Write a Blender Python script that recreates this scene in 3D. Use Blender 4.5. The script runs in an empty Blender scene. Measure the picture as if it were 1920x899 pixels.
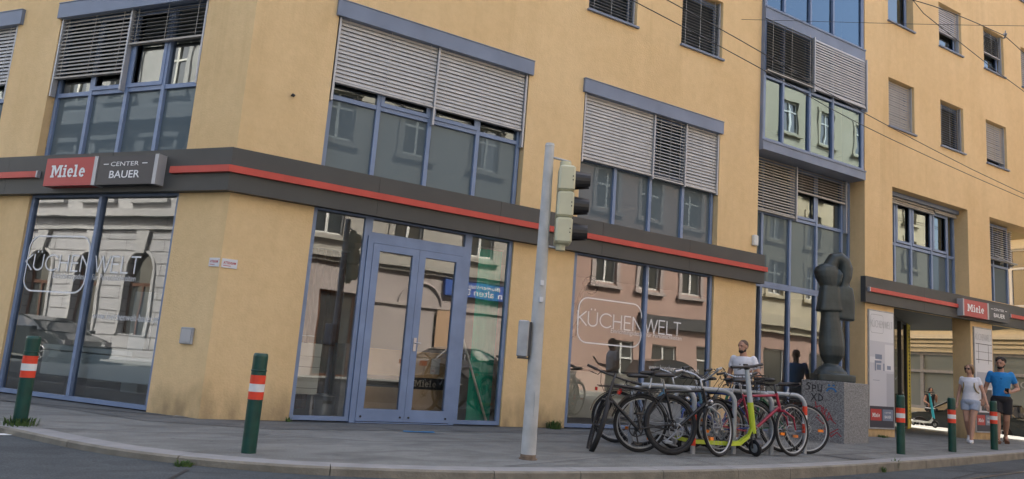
import bpy, bmesh, math, random
from mathutils import Vector, Matrix, Quaternion, noise
random.seed(7)
R = math.radians
PI = math.pi
scene = bpy.context.scene
C = scene.collection

# ------------------------------------------------------------------ camera
cam_data = bpy.data.cameras.new('camera')
cam_data.sensor_fit = 'HORIZONTAL'; cam_data.sensor_width = 36
cam_data.lens = 36 * 1397.04 / 1920
cam_data.clip_start = 0.05; cam_data.clip_end = 2000
cam = bpy.data.objects.new('camera', cam_data); C.objects.link(cam)
cr_, cd_, cf_ = (Vector((0.85136489, -0.5190912, 0.0756449)), Vector((0.14895588, 0.10095659, -0.98367673)), Vector((0.50298108, 0.84873559, 0.16327258)))
m3 = Matrix((cr_, -cd_, -cf_)).transposed()
cam.matrix_world = Matrix.Translation((0, 0, 0.92)) @ m3.to_4x4()
scene.camera = cam

# ------------------------------------------------------------------ light: open shade, sun high behind the house
SUN_EL, SUN_X, SUN_Y = R(50), 0.48, 0.877
world = bpy.data.worlds.new('World'); scene.world = world; world.use_nodes = True
nt = world.node_tree; nt.nodes.clear()
sky = nt.nodes.new('ShaderNodeTexSky'); sky.sky_type = 'NISHITA'; sky.sun_disc = False
sky.sun_elevation = SUN_EL; sky.sun_rotation = math.atan2(SUN_X, SUN_Y)
sky.air_density = 1.0; sky.dust_density = 6.0; sky.ozone_density = 0.3
bg = nt.nodes.new('ShaderNodeBackground'); bg.inputs[1].default_value = 0.15
wo = nt.nodes.new('ShaderNodeOutputWorld')
nt.links.new(sky.outputs[0], bg.inputs[0]); nt.links.new(bg.outputs[0], wo.inputs[0])
sun = bpy.data.lights.new('sun', 'SUN'); sun.energy = 3.4; sun.angle = R(0.5); sun.color = (1, 0.94, 0.84)
so = bpy.data.objects.new('sun', sun); C.objects.link(so)
sd = Vector((SUN_X * math.cos(SUN_EL), SUN_Y * math.cos(SUN_EL), math.sin(SUN_EL)))
so.rotation_euler = sd.to_track_quat('Z', 'Y').to_euler(); so.location = (30, 60, 70)
scene.view_settings.view_transform = 'Standard'; scene.view_settings.look = 'None'
scene.view_settings.exposure = 1.88; scene.view_settings.gamma = 1
scene.render.engine = 'CYCLES'
scene.cycles.max_bounces = 7; scene.cycles.transparent_max_bounces = 12
scene.cycles.diffuse_bounces = 3; scene.cycles.glossy_bounces = 3
scene.cycles.caustics_reflective = False; scene.cycles.caustics_refractive = False
scene.cycles.sample_clamp_indirect = 6

# ------------------------------------------------------------------ materials
M = {}
def nodes(name):
    m = bpy.data.materials.new(name); m.use_nodes = True
    t = m.node_tree; p = t.nodes['Principled BSDF']; M[name] = m
    return m, t, p
def N(t, kind, **kw):
    n = t.nodes.new(kind)
    for k, v in kw.items():
        if k.startswith('i_'): n.inputs[int(k[2:])].default_value = v
        else: setattr(n, k, v)
    return n
def ramp(t, src, stops):
    r = t.nodes.new('ShaderNodeValToRGB'); e = r.color_ramp.elements
    while len(e) < len(stops): e.new(0.5)
    for k, (p, c) in enumerate(stops):
        e[k].position = p; e[k].color = (*c, 1) if len(c) == 3 else c
    t.links.new(src, r.inputs[0]); return r
def objc(t, scale=(1, 1, 1)):
    g = t.nodes.new('ShaderNodeNewGeometry'); mp = t.nodes.new('ShaderNodeMapping')
    mp.inputs['Scale'].default_value = scale
    t.links.new(g.outputs['Position'], mp.inputs[0]); return mp.outputs[0]
def simple(name, col, rough=0.6, metal=0.0, var=0.0, vscale=6, bump=0.0, bscale=60, coat=0.0, spec=0.5):
    m, t, p = nodes(name)
    p.inputs['Roughness'].default_value = rough; p.inputs['Metallic'].default_value = metal
    p.inputs['Specular IOR Level'].default_value = spec
    if coat: p.inputs['Coat Weight'].default_value = coat; p.inputs['Coat Roughness'].default_value = .08
    if var:
        co = t.nodes.new('ShaderNodeTexCoord').outputs['Object']
        n = N(t, 'ShaderNodeTexNoise'); n.inputs['Scale'].default_value = vscale; n.inputs['Detail'].default_value = 6
        t.links.new(co, n.inputs[0])
        r = ramp(t, n.outputs[0], [(0.3, tuple(max(0, c * (1 - var)) for c in col)), (0.7, tuple(min(1, c * (1 + var)) for c in col))])
        t.links.new(r.outputs[0], p.inputs['Base Color'])
    else:
        p.inputs['Base Color'].default_value = (*col, 1)
    if bump:
        co = t.nodes.new('ShaderNodeTexCoord').outputs['Object']
        n = N(t, 'ShaderNodeTexNoise'); n.inputs['Scale'].default_value = bscale; n.inputs['Detail'].default_value = 4
        t.links.new(co, n.inputs[0])
        b = t.nodes.new('ShaderNodeBump'); b.inputs['Strength'].default_value = bump; b.inputs['Distance'].default_value = 0.02
        t.links.new(n.outputs[0], b.inputs['Height']); t.links.new(b.outputs[0], p.inputs['Normal'])
    return m

def plaster(name, a, b, stain=True):
    m, t, p = nodes(name); p.inputs['Roughness'].default_value = 0.92; p.inputs['Specular IOR Level'].default_value = .2
    L = t.links.new
    big = N(t, 'ShaderNodeTexNoise'); big.inputs['Scale'].default_value = 0.55; big.inputs['Detail'].default_value = 7; big.inputs['Roughness'].default_value = .62
    L(objc(t), big.inputs[0])
    r = ramp(t, big.outputs[0], [(0.32, a), (0.68, b)])
    st = N(t, 'ShaderNodeTexNoise'); st.inputs['Scale'].default_value = 1.0; st.inputs['Detail'].default_value = 5
    L(objc(t, (2.6, 2.6, 0.28)), st.inputs[0])
    sr = ramp(t, st.outputs[0], [(0.42, (0.82, 0.8, 0.77)), (0.56, (1, 1, 1))])
    mx = N(t, 'ShaderNodeMixRGB', blend_type='MULTIPLY'); mx.inputs[0].default_value = 0.2 if stain else .12
    L(r.outputs[0], mx.inputs[1]); L(sr.outputs[0], mx.inputs[2])
    fine = N(t, 'ShaderNodeTexNoise'); fine.inputs['Scale'].default_value = 9; fine.inputs['Detail'].default_value = 8; fine.inputs['Roughness'].default_value = .7
    L(objc(t), fine.inputs[0])
    fr = ramp(t, fine.outputs[0], [(0.3, (0.87, 0.86, 0.84)), (0.6, (1, 1, 1))])
    m2 = N(t, 'ShaderNodeMixRGB', blend_type='MULTIPLY'); m2.inputs[0].default_value = .55
    L(mx.outputs[0], m2.inputs[1]); L(fr.outputs[0], m2.inputs[2])
    last = m2.outputs[0]
    if stain:
        w1_ = N(t, 'ShaderNodeTexNoise'); w1_.inputs['Scale'].default_value = 1; w1_.inputs['Detail'].default_value = 6; w1_.inputs['Roughness'].default_value = .65
        L(objc(t, (9, 9, .22)), w1_.inputs[0])
        w2_ = N(t, 'ShaderNodeTexNoise'); w2_.inputs['Scale'].default_value = .42; w2_.inputs['Detail'].default_value = 2; L(objc(t), w2_.inputs[0])
        wm = N(t, 'ShaderNodeMath', operation='MULTIPLY'); L(w1_.outputs[0], wm.inputs[0]); L(w2_.outputs[0], wm.inputs[1])
        wr_ = ramp(t, wm.outputs[0], [(0.30, (1, 1, 1)), (0.40, (.80, .77, .72))])
        mw = N(t, 'ShaderNodeMixRGB', blend_type='MULTIPLY'); mw.inputs[0].default_value = .3; L(last, mw.inputs[1]); L(wr_.outputs[0], mw.inputs[2]); last = mw.outputs[0]
    if stain:   # splash dirt and rising damp in blotches near the pavement
        g = t.nodes.new('ShaderNodeNewGeometry'); sx = t.nodes.new('ShaderNodeSeparateXYZ'); L(g.outputs['Position'], sx.inputs[0])
        mr = N(t, 'ShaderNodeMapRange'); mr.inputs[1].default_value = 0.0; mr.inputs[2].default_value = 0.75; mr.inputs[3].default_value = 1.0; mr.inputs[4].default_value = 0.0
        L(sx.outputs[2], mr.inputs[0])
        dn = N(t, 'ShaderNodeTexNoise'); dn.inputs['Scale'].default_value = 1; dn.inputs['Detail'].default_value = 8
        L(objc(t, (5, 5, 2.2)), dn.inputs[0])
        pr = N(t, 'ShaderNodeMath', operation='MULTIPLY'); L(mr.outputs[0], pr.inputs[0]); L(dn.outputs[0], pr.inputs[1])
        dr = ramp(t, pr.outputs[0], [(0.22, (0, 0, 0)), (0.6, (1, 1, 1))])
        m3_ = N(t, 'ShaderNodeMixRGB'); m3_.inputs[2].default_value = (0.14, 0.105, 0.065, 1)
        sc = N(t, 'ShaderNodeMath', operation='MULTIPLY'); sc.inputs[1].default_value = .62; L(dr.outputs[0], sc.inputs[0])
        L(sc.outputs[0], m3_.inputs[0]); L(last, m3_.inputs[1]); last = m3_.outputs[0]
    L(last, p.inputs['Base Color'])
    bn = N(t, 'ShaderNodeTexNoise'); bn.inputs['Scale'].default_value = 45; bn.inputs['Detail'].default_value = 5
    L(objc(t), bn.inputs[0])
    b = t.nodes.new('ShaderNodeBump'); b.inputs['Strength'].default_value = .35; b.inputs['Distance'].default_value = .012
    L(bn.outputs[0], b.inputs['Height']); L(b.outputs[0], p.inputs['Normal'])
    return m
plaster('ochre', (0.725, 0.515, 0.265), (0.78, 0.57, 0.31))
plaster('ochre_plain', (0.66, 0.49, 0.24), (0.72, 0.55, 0.28), False)
plaster('far_plaster', (0.60, 0.54, 0.39), (0.66, 0.60, 0.45), False)
plaster('cream_plaster', (0.40, 0.365, 0.27), (0.47, 0.43, 0.33), False)
plaster('pink_plaster', (0.37, 0.25, 0.205), (0.43, 0.30, 0.25), False)
plaster('beige_plaster', (0.34, 0.32, 0.28), (0.40, 0.375, 0.335), False)
plaster('rose_plaster', (0.36, 0.31, 0.29), (0.42, 0.365, 0.34), False)
plaster('white_plaster', (0.36, 0.365, 0.37), (0.44, 0.445, 0.45), False)

def stone_lines(name, col, w, h):
    m, t, p = nodes(name); p.inputs['Roughness'].default_value = .9
    co = objc(t)
    rot = t.nodes.new('ShaderNodeMapping'); rot.inputs['Rotation'].default_value = (0, 0, 0)
    sx = t.nodes.new('ShaderNodeSeparateXYZ'); t.links.new(co, sx.inputs[0])
    ad = N(t, 'ShaderNodeMath', operation='SUBTRACT'); t.links.new(sx.outputs[1], ad.inputs[0]); t.links.new(sx.outputs[0], ad.inputs[1])
    cb = t.nodes.new('ShaderNodeCombineXYZ'); t.links.new(ad.outputs[0], cb.inputs[0]); t.links.new(sx.outputs[2], cb.inputs[1])
    br = t.nodes.new('ShaderNodeTexBrick'); br.inputs['Scale'].default_value = 1
    br.inputs['Brick Width'].default_value = w; br.inputs['Row Height'].default_value = h; br.inputs['Mortar Size'].default_value = .022
    br.inputs['Color1'].default_value = (*col, 1); br.inputs['Color2'].default_value = (*[c * .93 for c in col], 1)
    br.inputs['Mortar'].default_value = (0.1, 0.1, 0.1, 1)
    t.links.new(cb.outputs[0], br.inputs[0]); t.links.new(br.outputs[0], p.inputs['Base Color'])
    return m
stone_lines('rusticated', (0.38, 0.385, 0.40), 2.49, 0.42)

simple('blue_metal', (0.185, 0.25, 0.385), 0.42, 0.0, 0.12, 3, 0, 0)
simple('slate_metal', (0.17, 0.21, 0.29), 0.45, 0.0, 0.14, 2)
simple('fascia_dark', (0.056, 0.056, 0.052), 0.55, 0, 0.14, 1.2)
simple('red_strip', (0.52, 0.058, 0.04), 0.45, 0, .08, 4)
simple('sign_red', (0.42, 0.035, 0.035), 0.35)
simple('sign_dark', (0.035, 0.036, 0.045), 0.35)
simple('alu', (0.42, 0.43, 0.45), 0.45, 0.3)
simple('slat_light', (0.50, 0.485, 0.46), 0.5, 0.0, 0.07, 5)
simple('slat_warm', (0.40, 0.37, 0.32), 0.5, 0.0, 0.08, 5)
simple('white_paint', (0.78, 0.78, 0.76), 0.5)
simple('letter_white', (0.8, 0.8, 0.8), 0.6)
simple('dark_interior', (0.07, 0.068, 0.065), 0.85)
simple('interior_wall', (0.38, 0.37, 0.36), 0.9)
simple('interior_floor', (0.30, 0.29, 0.27), 0.5)
simple('black', (0.012, 0.012, 0.013), 0.45)
simple('rubber', (0.013, 0.013, 0.014), 0.75, 0, .2, 8)
simple('chrome', (0.5, 0.5, 0.52), 0.28, 0.9)
simple('galv', (0.36, 0.38, 0.40), 0.5, 0.35, 0.16, 7)
simple('pole_grey', (0.44, 0.45, 0.445), 0.6, 0.0, 0.16, 5)
simple('rusty', (0.19, 0.14, 0.10), 0.85, 0, .4, 18)
simple('signal_beige', (0.56, 0.545, 0.38), 0.55, 0, 0.06, 5)
simple('bollard_green', (0.004, 0.052, 0.036), 0.4, 0, 0.25, 9)
simple('reflect_red', (0.72, 0.055, 0.02), 0.45, 0, .1, 12)
simple('reflect_white', (0.72, 0.72, 0.70), 0.5, 0, .08, 12)
simple('kerb_stone', (0.21, 0.19, 0.15), 0.85, 0, 0.22, 5, .4, 40)
simple('kerb_top', (0.27, 0.27, 0.265), 0.85, 0, 0.12, 5, .4, 40)
simple('bronze', (0.042, 0.053, 0.053), 0.42, 0.25, 0.3, 3, .15, 20)
simple('skin', (0.48, 0.27, 0.19), 0.55)
simple('skin_tan', (0.42, 0.23, 0.155), 0.55)
simple('hair_dark', (0.018, 0.014, 0.012), 0.7)
simple('hair_short', (0.10, 0.065, 0.045), 0.8)
simple('hair_blond', (0.20, 0.12, 0.06), 0.6)
simple('shirt_white', (0.68, 0.69, 0.74), 0.85, 0, .05, 20)
simple('shirt_blue', (0.02, 0.22, 0.55), 0.85, 0, .08, 20)
simple('shorts_denim', (0.36, 0.42, 0.52), 0.85, 0, .1, 30)
simple('shorts_black', (0.018, 0.018, 0.022), 0.85)
simple('strap_olive', (0.24, 0.19, 0.09), 0.85)
simple('shoe_white', (0.65, 0.65, 0.66), 0.6)
simple('leather', (0.16, 0.07, 0.035), 0.6)
simple('bike_blue', (0.012, 0.05, 0.24), 0.3, 0, 0, 0, 0, 0, .5)
simple('bike_red', (0.33, 0.02, 0.05), 0.3, 0, 0, 0, 0, 0, .5)
simple('bike_lightblue', (0.12, 0.28, 0.42), 0.35)
simple('bike_black', (0.016, 0.017, 0.019), 0.35)
simple('bike_green', (0.01, 0.14, 0.06), 0.35)
simple('bike_silver', (0.42, 0.43, 0.44), 0.3, 0.6)
simple('scooter_lime', (0.43, 0.52, 0.03), 0.4)
simple('scooter_grey', (0.40, 0.44, 0.46), 0.4)
simple('scooter_teal', (0.02, 0.42, 0.55), 0.4)
simple('orange_reflector', (0.85, 0.22, 0.01), 0.3)
simple('red_reflector', (0.55, 0.02, 0.02), 0.25)
simple('car_dark', (0.02, 0.028, 0.032), 0.22, 0.2, 0, 0, 0, 0, .8)
simple('car_silver', (0.42, 0.44, 0.46), 0.3, 0.5, 0, 0, 0, 0, .8)
simple('car_glass', (0.02, 0.025, 0.03), 0.05, 0, 0, 0, 0, 0, 0, 1)
simple('yellow_strip', (0.62, 0.52, 0.03), 0.5)
simple('cardboard', (0.60, 0.41, 0.22), 0.85, 0, .08, 4)
simple('banner_green', (0.02, 0.55, 0.38), 0.7)
simple('orange_poster', (0.42, 0.27, 0.16), 0.7)
simple('shop_white', (0.78, 0.80, 0.76), 0.4)
simple('bin_grey', (0.20, 0.22, 0.24), 0.4, .3)
simple('curtain_brown', (0.10, 0.045, 0.025), 0.9)
simple('window_white', (0.66, 0.66, 0.62), 0.5)
simple('sign_blue', (0.03, 0.09, 0.34), 0.5)
simple('awning_dark', (0.05, 0.05, 0.05), 0.7)
simple('roof_tile', (0.16, 0.07, 0.045), 0.85, 0, .2, 8)
simple('wire', (0.02, 0.02, 0.02), 0.5)
simple('rail', (0.09, 0.085, 0.08), 0.4, .6)
simple('crack_and_contact', (0.03, 0.03, 0.03), 0.9)
simple('grass', (0.06, 0.11, 0.025), 0.8, 0, .3, 30)
simple('graffiti_black', (0.015, 0.015, 0.02), 0.6)
simple('graffiti_red', (0.34, 0.03, 0.04), 0.6)
simple('graffiti_blue', (0.03, 0.15, 0.36), 0.6)
simple('chalk_blue', (0.06, 0.24, 0.48), 0.8)
simple('poster_white', (0.64, 0.65, 0.67), 0.4)
simple('poster_grey', (0.40, 0.41, 0.45), 0.45)
simple('poster_mid', (0.52, 0.53, 0.57), 0.45)
simple('poster_navy', (0.032, 0.036, 0.055), 0.45)
simple('plate_red', (0.50, 0.03, 0.03), 0.5)
simple('signal_lens', (0.05, 0.05, 0.05), 0.2)
simple('rose_carpet', (0.13, 0.11, 0.10), 0.9)
simple('phone', (0.01, 0.01, 0.012), 0.2)

def granite():
    m, t, p = nodes('granite'); p.inputs['Roughness'].default_value = .5
    v = t.nodes.new('ShaderNodeTexNoise'); v.inputs['Scale'].default_value = 55; v.inputs['Detail'].default_value = 3; v.inputs['Roughness'].default_value = .8
    t.links.new(t.nodes.new('ShaderNodeTexCoord').outputs['Object'], v.inputs[0])
    r = ramp(t, v.outputs[0], [(0.36, (0.05, 0.05, 0.052)), (0.5, (0.20, 0.205, 0.21)), (0.66, (0.36, 0.365, 0.37))])
    t.links.new(r.outputs[0], p.inputs['Base Color'])
granite()
def asphalt(name, lo, hi, speck, patch):
    m, t, p = nodes(name); p.inputs['Roughness'].default_value = .88
    L = t.links.new
    a = N(t, 'ShaderNodeTexNoise'); a.inputs['Scale'].default_value = .45; a.inputs['Detail'].default_value = 6; a.inputs['Roughness'].default_value = .6
    L(objc(t), a.inputs[0])
    r = ramp(t, a.outputs[0], [(0.35, lo), (0.65, hi)])
    s = N(t, 'ShaderNodeTexNoise'); s.inputs['Scale'].default_value = 70; s.inputs['Detail'].default_value = 3; s.inputs['Roughness'].default_value = .8
    L(objc(t), s.inputs[0])
    sr = ramp(t, s.outputs[0], [(0.34, (1 - speck,) * 3), (0.66, (1 + speck,) * 3)])
    mx = N(t, 'ShaderNodeMixRGB', blend_type='MULTIPLY'); mx.inputs[0].default_value = 1
    L(r.outputs[0], mx.inputs[1]); L(sr.outputs[0], mx.inputs[2])
    d = N(t, 'ShaderNodeTexNoise'); d.inputs['Scale'].default_value = 2.3; d.inputs['Detail'].default_value = 9; d.inputs['Roughness'].default_value = .7
    L(objc(t, (1, 1.8, 1)), d.inputs[0])
    dr = ramp(t, d.outputs[0], [(0.38, (1 - patch,) * 3), (0.55, (1, 1, 1))])
    m2 = N(t, 'ShaderNodeMixRGB', blend_type='MULTIPLY'); m2.inputs[0].default_value = 1
    L(mx.outputs[0], m2.inputs[1]); L(dr.outputs[0], m2.inputs[2])
    vo = t.nodes.new('ShaderNodeTexVoronoi'); vo.inputs['Scale'].default_value = 3.1; L(objc(t), vo.inputs[0])      # chewing gum spots and oil drops
    vr = ramp(t, vo.outputs[0], [(0.05, (.62,) * 3), (0.075, (1, 1, 1))])
    b2 = N(t, 'ShaderNodeTexNoise'); b2.inputs['Scale'].default_value = .9; b2.inputs['Detail'].default_value = 5; b2.inputs['Distortion'].default_value = 1.2; L(objc(t, (1, 2.2, 1)), b2.inputs[0])
    br2 = ramp(t, b2.outputs[0], [(0.40, (.80,) * 3), (0.47, (1, 1, 1)), (0.62, (1, 1, 1)), (0.66, (1.1,) * 3)])
    m4 = N(t, 'ShaderNodeMixRGB', blend_type='MULTIPLY'); m4.inputs[0].default_value = 1; L(m2.outputs[0], m4.inputs[1]); L(vr.outputs[0], m4.inputs[2])
    m5 = N(t, 'ShaderNodeMixRGB', blend_type='MULTIPLY'); m5.inputs[0].default_value = 1; L(m4.outputs[0], m5.inputs[1]); L(br2.outputs[0], m5.inputs[2]); L(m5.outputs[0], p.inputs['Base Color'])
    b = t.nodes.new('ShaderNodeBump'); b.inputs['Strength'].default_value = .6; b.inputs['Distance'].default_value = .01
    L(s.outputs[0], b.inputs['Height']); L(b.outputs[0], p.inputs['Normal'])
asphalt('road_asphalt', (0.050, 0.060, 0.066), (0.072, 0.084, 0.09), .45, .2)
asphalt('walk_asphalt', (0.172, 0.176, 0.165), (0.218, 0.222, 0.208), .30, .22)
asphalt('walk_dark', (0.115, 0.118, 0.115), (0.14, 0.144, 0.138), .3, .25)

def glass(name, refl, tint, wav=0.006, opaque=None, glossc=(1, 1, 1), bias=0.12):
    m = bpy.data.materials.new(name); m.use_nodes = True; M[name] = m
    t = m.node_tree; t.nodes.clear(); L = t.links.new
    out = t.nodes.new('ShaderNodeOutputMaterial'); mix = t.nodes.new('ShaderNodeMixShader')
    gl = t.nodes.new('ShaderNodeBsdfGlossy'); gl.inputs['Roughness'].default_value = 0.0
    gl.inputs['Color'].default_value = (*glossc, 1)
    if opaque: base = t.nodes.new('ShaderNodeBsdfDiffuse'); base.inputs[0].default_value = (*opaque, 1)
    else: base = t.nodes.new('ShaderNodeBsdfTransparent'); base.inputs[0].default_value = (*tint, 1)
    fr = t.nodes.new('ShaderNodeFresnel'); fr.inputs['IOR'].default_value = refl
    ad = N(t, 'ShaderNodeMath', operation='ADD'); ad.inputs[1].default_value = bias; ad.use_clamp = True
    L(fr.outputs[0], ad.inputs[0]); L(ad.outputs[0], mix.inputs[0])
    n = N(t, 'ShaderNodeTexNoise'); n.inputs['Scale'].default_value = .9; n.inputs['Detail'].default_value = 2
    L(objc(t), n.inputs[0])
    b = t.nodes.new('ShaderNodeBump'); b.inputs['Strength'].default_value = 1; b.inputs['Distance'].default_value = wav
    L(n.outputs[0], b.inputs['Height']); L(b.outputs[0], gl.inputs['Normal'])
    L(base.outputs[0], mix.inputs[1]); L(gl.outputs[0], mix.inputs[2]); L(mix.outputs[0], out.inputs[0])
glass('glass', 1.6, (0.95, 0.975, 0.965), .0016, None, (.9, .93, .95), .15)
glass('glass_upper', 1.6, (0.55, 0.62, 0.62), .0018, None, (.80, .88, .90), .17)
glass('bay_glass', 1.6, (0.55, 0.62, 0.62), .0022, None, (.52, .68, .80), .20)
glass('spandrel', 1.5, (0, 0, 0), .002, (0.115, 0.145, 0.16), (.40, .48, .54), .03)
glass('far_glass', 1.6, (0, 0, 0), .002, (0.05, 0.055, 0.055), (1, 1, 1), .12)

glass('far_shop_glass', 1.5, (0, 0, 0), .002, (0.21, 0.245, 0.24), (1, 1, 1), .12)  # pale grey-blue base: reflections put into the pane colour

# ------------------------------------------------------------------ mesh helpers
class MB:
    """collects shapes, then links them as one mesh object"""
    def __init__(s, mat=None): s.v = []; s.f = []; s.m = mat or Matrix.Identity(4); s.sm = []; s.mi = []; s.cur = 0; s.smooth = False
    def add(s, vs, fs, smooth=None):
        o = len(s.v); s.v += [tuple(s.m @ Vector(p)) for p in vs]
        for f in fs: s.f.append(tuple(o + i for i in f)); s.sm.append(s.smooth if smooth is None else smooth); s.mi.append(s.cur)
    def box(s, x0, x1, y0, y1, z0, z1, rot=None, at=None):
        vs = [(x, y, z) for x in (x0, x1) for y in (y0, y1) for z in (z0, z1)]
        if rot is not None: vs = [tuple((rot @ Vector(p)) + Vector(at or (0, 0, 0))) for p in vs]
        s.add(vs, [(0, 1, 3, 2), (4, 6, 7, 5), (0, 4, 5, 1), (2, 3, 7, 6), (0, 2, 6, 4), (1, 5, 7, 3)], False)
    def bbox(s, x0, x1, y0, y1, z0, z1, b=.01):     # box with chamfered vertical and horizontal edges
        def ring(z, i): return [(x0 + i + (b if k in (0, 3) else 0), 0, 0) for k in range(1)]
        pts = []
        for z, i in ((z0, b), (z0 + b, 0), (z1 - b, 0), (z1, b)):
            a0, a1, c0, c1 = x0 + i, x1 - i, y0 + i, y1 - i
            pts.append([(a0 + b, c0, z), (a1 - b, c0, z), (a1, c0 + b, z), (a1, c1 - b, z), (a1 - b, c1, z), (a0 + b, c1, z), (a0, c1 - b, z), (a0, c0 + b, z)])
        s.loft(pts, True, False)
    def loft(s, rings, caps=True, smooth=True):
        n = len(rings[0]); vs = [p for r in rings for p in r]; fs = []
        for i in range(len(rings) - 1):
            for k in range(n):
                a = i * n + k; b = i * n + (k + 1) % n
                fs.append((a, b, b + n, a + n))
        s.add(vs, fs, smooth)
        if caps:
            s.add(rings[0], [tuple(range(n - 1, -1, -1))], False); s.add(rings[-1], [tuple(range(n))], False)
    def tube(s, pts, r, n=8, caps=True, smooth=True):
        pts = [Vector(p) for p in pts]; rs = r if isinstance(r, (list, tuple)) else [r] * len(pts)
        rings = []; up = None
        for i, p in enumerate(pts):
            d = ((pts[min(i + 1, len(pts) - 1)] - pts[i]).normalized() + (pts[i] - pts[max(i - 1, 0)]).normalized())
            if d.length < 1e-6: d = Vector((0, 0, 1))
            d.normalize()
            if up is None: up = Vector((0, 0, 1)) if abs(d.z) < .9 else Vector((1, 0, 0))
            a = d.cross(up).normalized(); up = a.cross(d).normalized()
            rings.append([tuple(p + (a * math.cos(t) + up * math.sin(t)) * rs[i]) for t in (2 * PI * k / n for k in range(n))])
        s.loft(rings, caps, smooth)
    def cyl(s, a, b, r, n=16, r2=None): s.tube([a, b], [r, r if r2 is None else r2], n)
    def torus(s, c, ax, R0, r, n=40, k=8, a0=0, a1=2 * PI):
        ax = Vector(ax).normalized(); u = ax.orthogonal().normalized() if abs(ax.z) > .9 else Vector((0, 0, 1)).cross(ax).normalized()
        w = ax.cross(u); c = Vector(c); full = abs(a1 - a0 - 2 * PI) < 1e-6
        rings = []
        for i in range(n + (0 if full else 1)):
            t = a0 + (a1 - a0) * i / n; d = u * math.cos(t) + w * math.sin(t)
            rings.append([tuple(c + d * (R0 + r * math.cos(q)) + ax * r * math.sin(q)) for q in (2 * PI * j / k for j in range(k))])
        vs = [p for g in rings for p in g]; fs = []; m = len(rings)
        for i in range(m if full else m - 1):
            for j in range(k):
                fs.append((i * k + j, ((i + 1) % m) * k + j, ((i + 1) % m) * k + (j + 1) % k, i * k + (j + 1) % k))
        s.add(vs, fs, True)
    def ball(s, c, rx, ry=None, rz=None, n=14, m=9, rot=None):
        ry = ry or rx; rz = rz or rx; c = Vector(c); vs = []; fs = []
        for i in range(m + 1):
            ph = PI * i / m
            for k in range(n):
                th = 2 * PI * k / n; p = Vector((rx * math.sin(ph) * math.cos(th), ry * math.sin(ph) * math.sin(th), rz * math.cos(ph)))
                if rot is not None: p = rot @ p
                vs.append(tuple(c + p))
        for i in range(m):
            for k in range(n): fs.append((i * n + k, (i + 1) * n + k, (i + 1) * n + (k + 1) % n, i * n + (k + 1) % n))
        s.add(vs, fs, True)
    def poly(s, pts): s.add(pts, [tuple(range(len(pts)))], False)
    def prism(s, pts, y0, y1):      # outline in x,z pushed from y0 to y1
        n = len(pts); vs = [(x, y0, z) for x, z in pts] + [(x, y1, z) for x, z in pts]
        s.add(vs, [tuple(range(n)), tuple(range(2 * n - 1, n - 1, -1))] + [(i, i + n, (i + 1) % n + n, (i + 1) % n) for i in range(n)], False)
    def build(s, name, mat, parent=None, local=False):
        me = bpy.data.meshes.new(name)
        off = Vector((0, 0, 0))
        if parent is not None and not local:
            q = parent
            while q is not None: off += q.location; q = q.parent
        me.from_pydata([tuple(Vector(p) - off) for p in s.v], [], s.f)
        mats = mat if isinstance(mat, (list, tuple)) else [mat]
        for x in mats: me.materials.append(M[x])
        me.polygons.foreach_set('use_smooth', s.sm); me.polygons.foreach_set('material_index', s.mi)
        bm = bmesh.new(); bm.from_mesh(me)
        if len(s.f) > 1: bmesh.ops.recalc_face_normals(bm, faces=bm.faces)
        bm.to_mesh(me); bm.free()
        o = bpy.data.objects.new(name, me); C.objects.link(o)
        if parent is not None: o.parent = parent
        return o
def tag(o, label=None, cat=None, group=None, kind=None):
    if label: o['label'] = label
    if cat: o['category'] = cat
    if group: o['group'] = group
    if kind: o['kind'] = kind
    return o
def thing(name, label, cat, loc=(0, 0, 0), rz=0, group=None):
    o = bpy.data.objects.new(name, None); C.objects.link(o); o.location = loc; o.rotation_euler = (0, 0, rz)
    o.empty_display_size = .2
    return tag(o, label, cat, group)
def recenter(o):
    """move a top-level mesh's origin to its base"""
    me = o.data; xs = [v.co for v in me.vertices]
    c = Vector(((min(v.x for v in xs) + max(v.x for v in xs)) / 2, (min(v.y for v in xs) + max(v.y for v in xs)) / 2, min(v.z for v in xs)))
    me.transform(Matrix.Translation(-c)); o.location = c; return o
def copy_tree(o, parent=None):
    c = o.copy(); C.objects.link(c); c.parent = parent
    for ch in [x for x in bpy.data.objects if x.parent == o]: copy_tree(ch, c)
    return c
def frame(ox, oy, ang): return Matrix.Translation((ox, oy, 0)) @ Matrix.Rotation(ang, 4, 'Z')

MAIN = frame(0, 9.5, 0)                                   # u runs along the street, v goes into the house
LA = math.atan2(-.79616, .60509)
LEFT = frame(1.57, 9.5, LA)                               # u from -14 to 0 at the corner
OPP = frame(40, -7, PI)                                   # houses over the street: u = 40 - x
SIDE = frame(-7.98, 2.24, math.atan2(.79616, -.60509))    # houses over the left side street
FAR = frame(32, 30, -PI / 2)                              # house across the right side street: u = 30 - y

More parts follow.
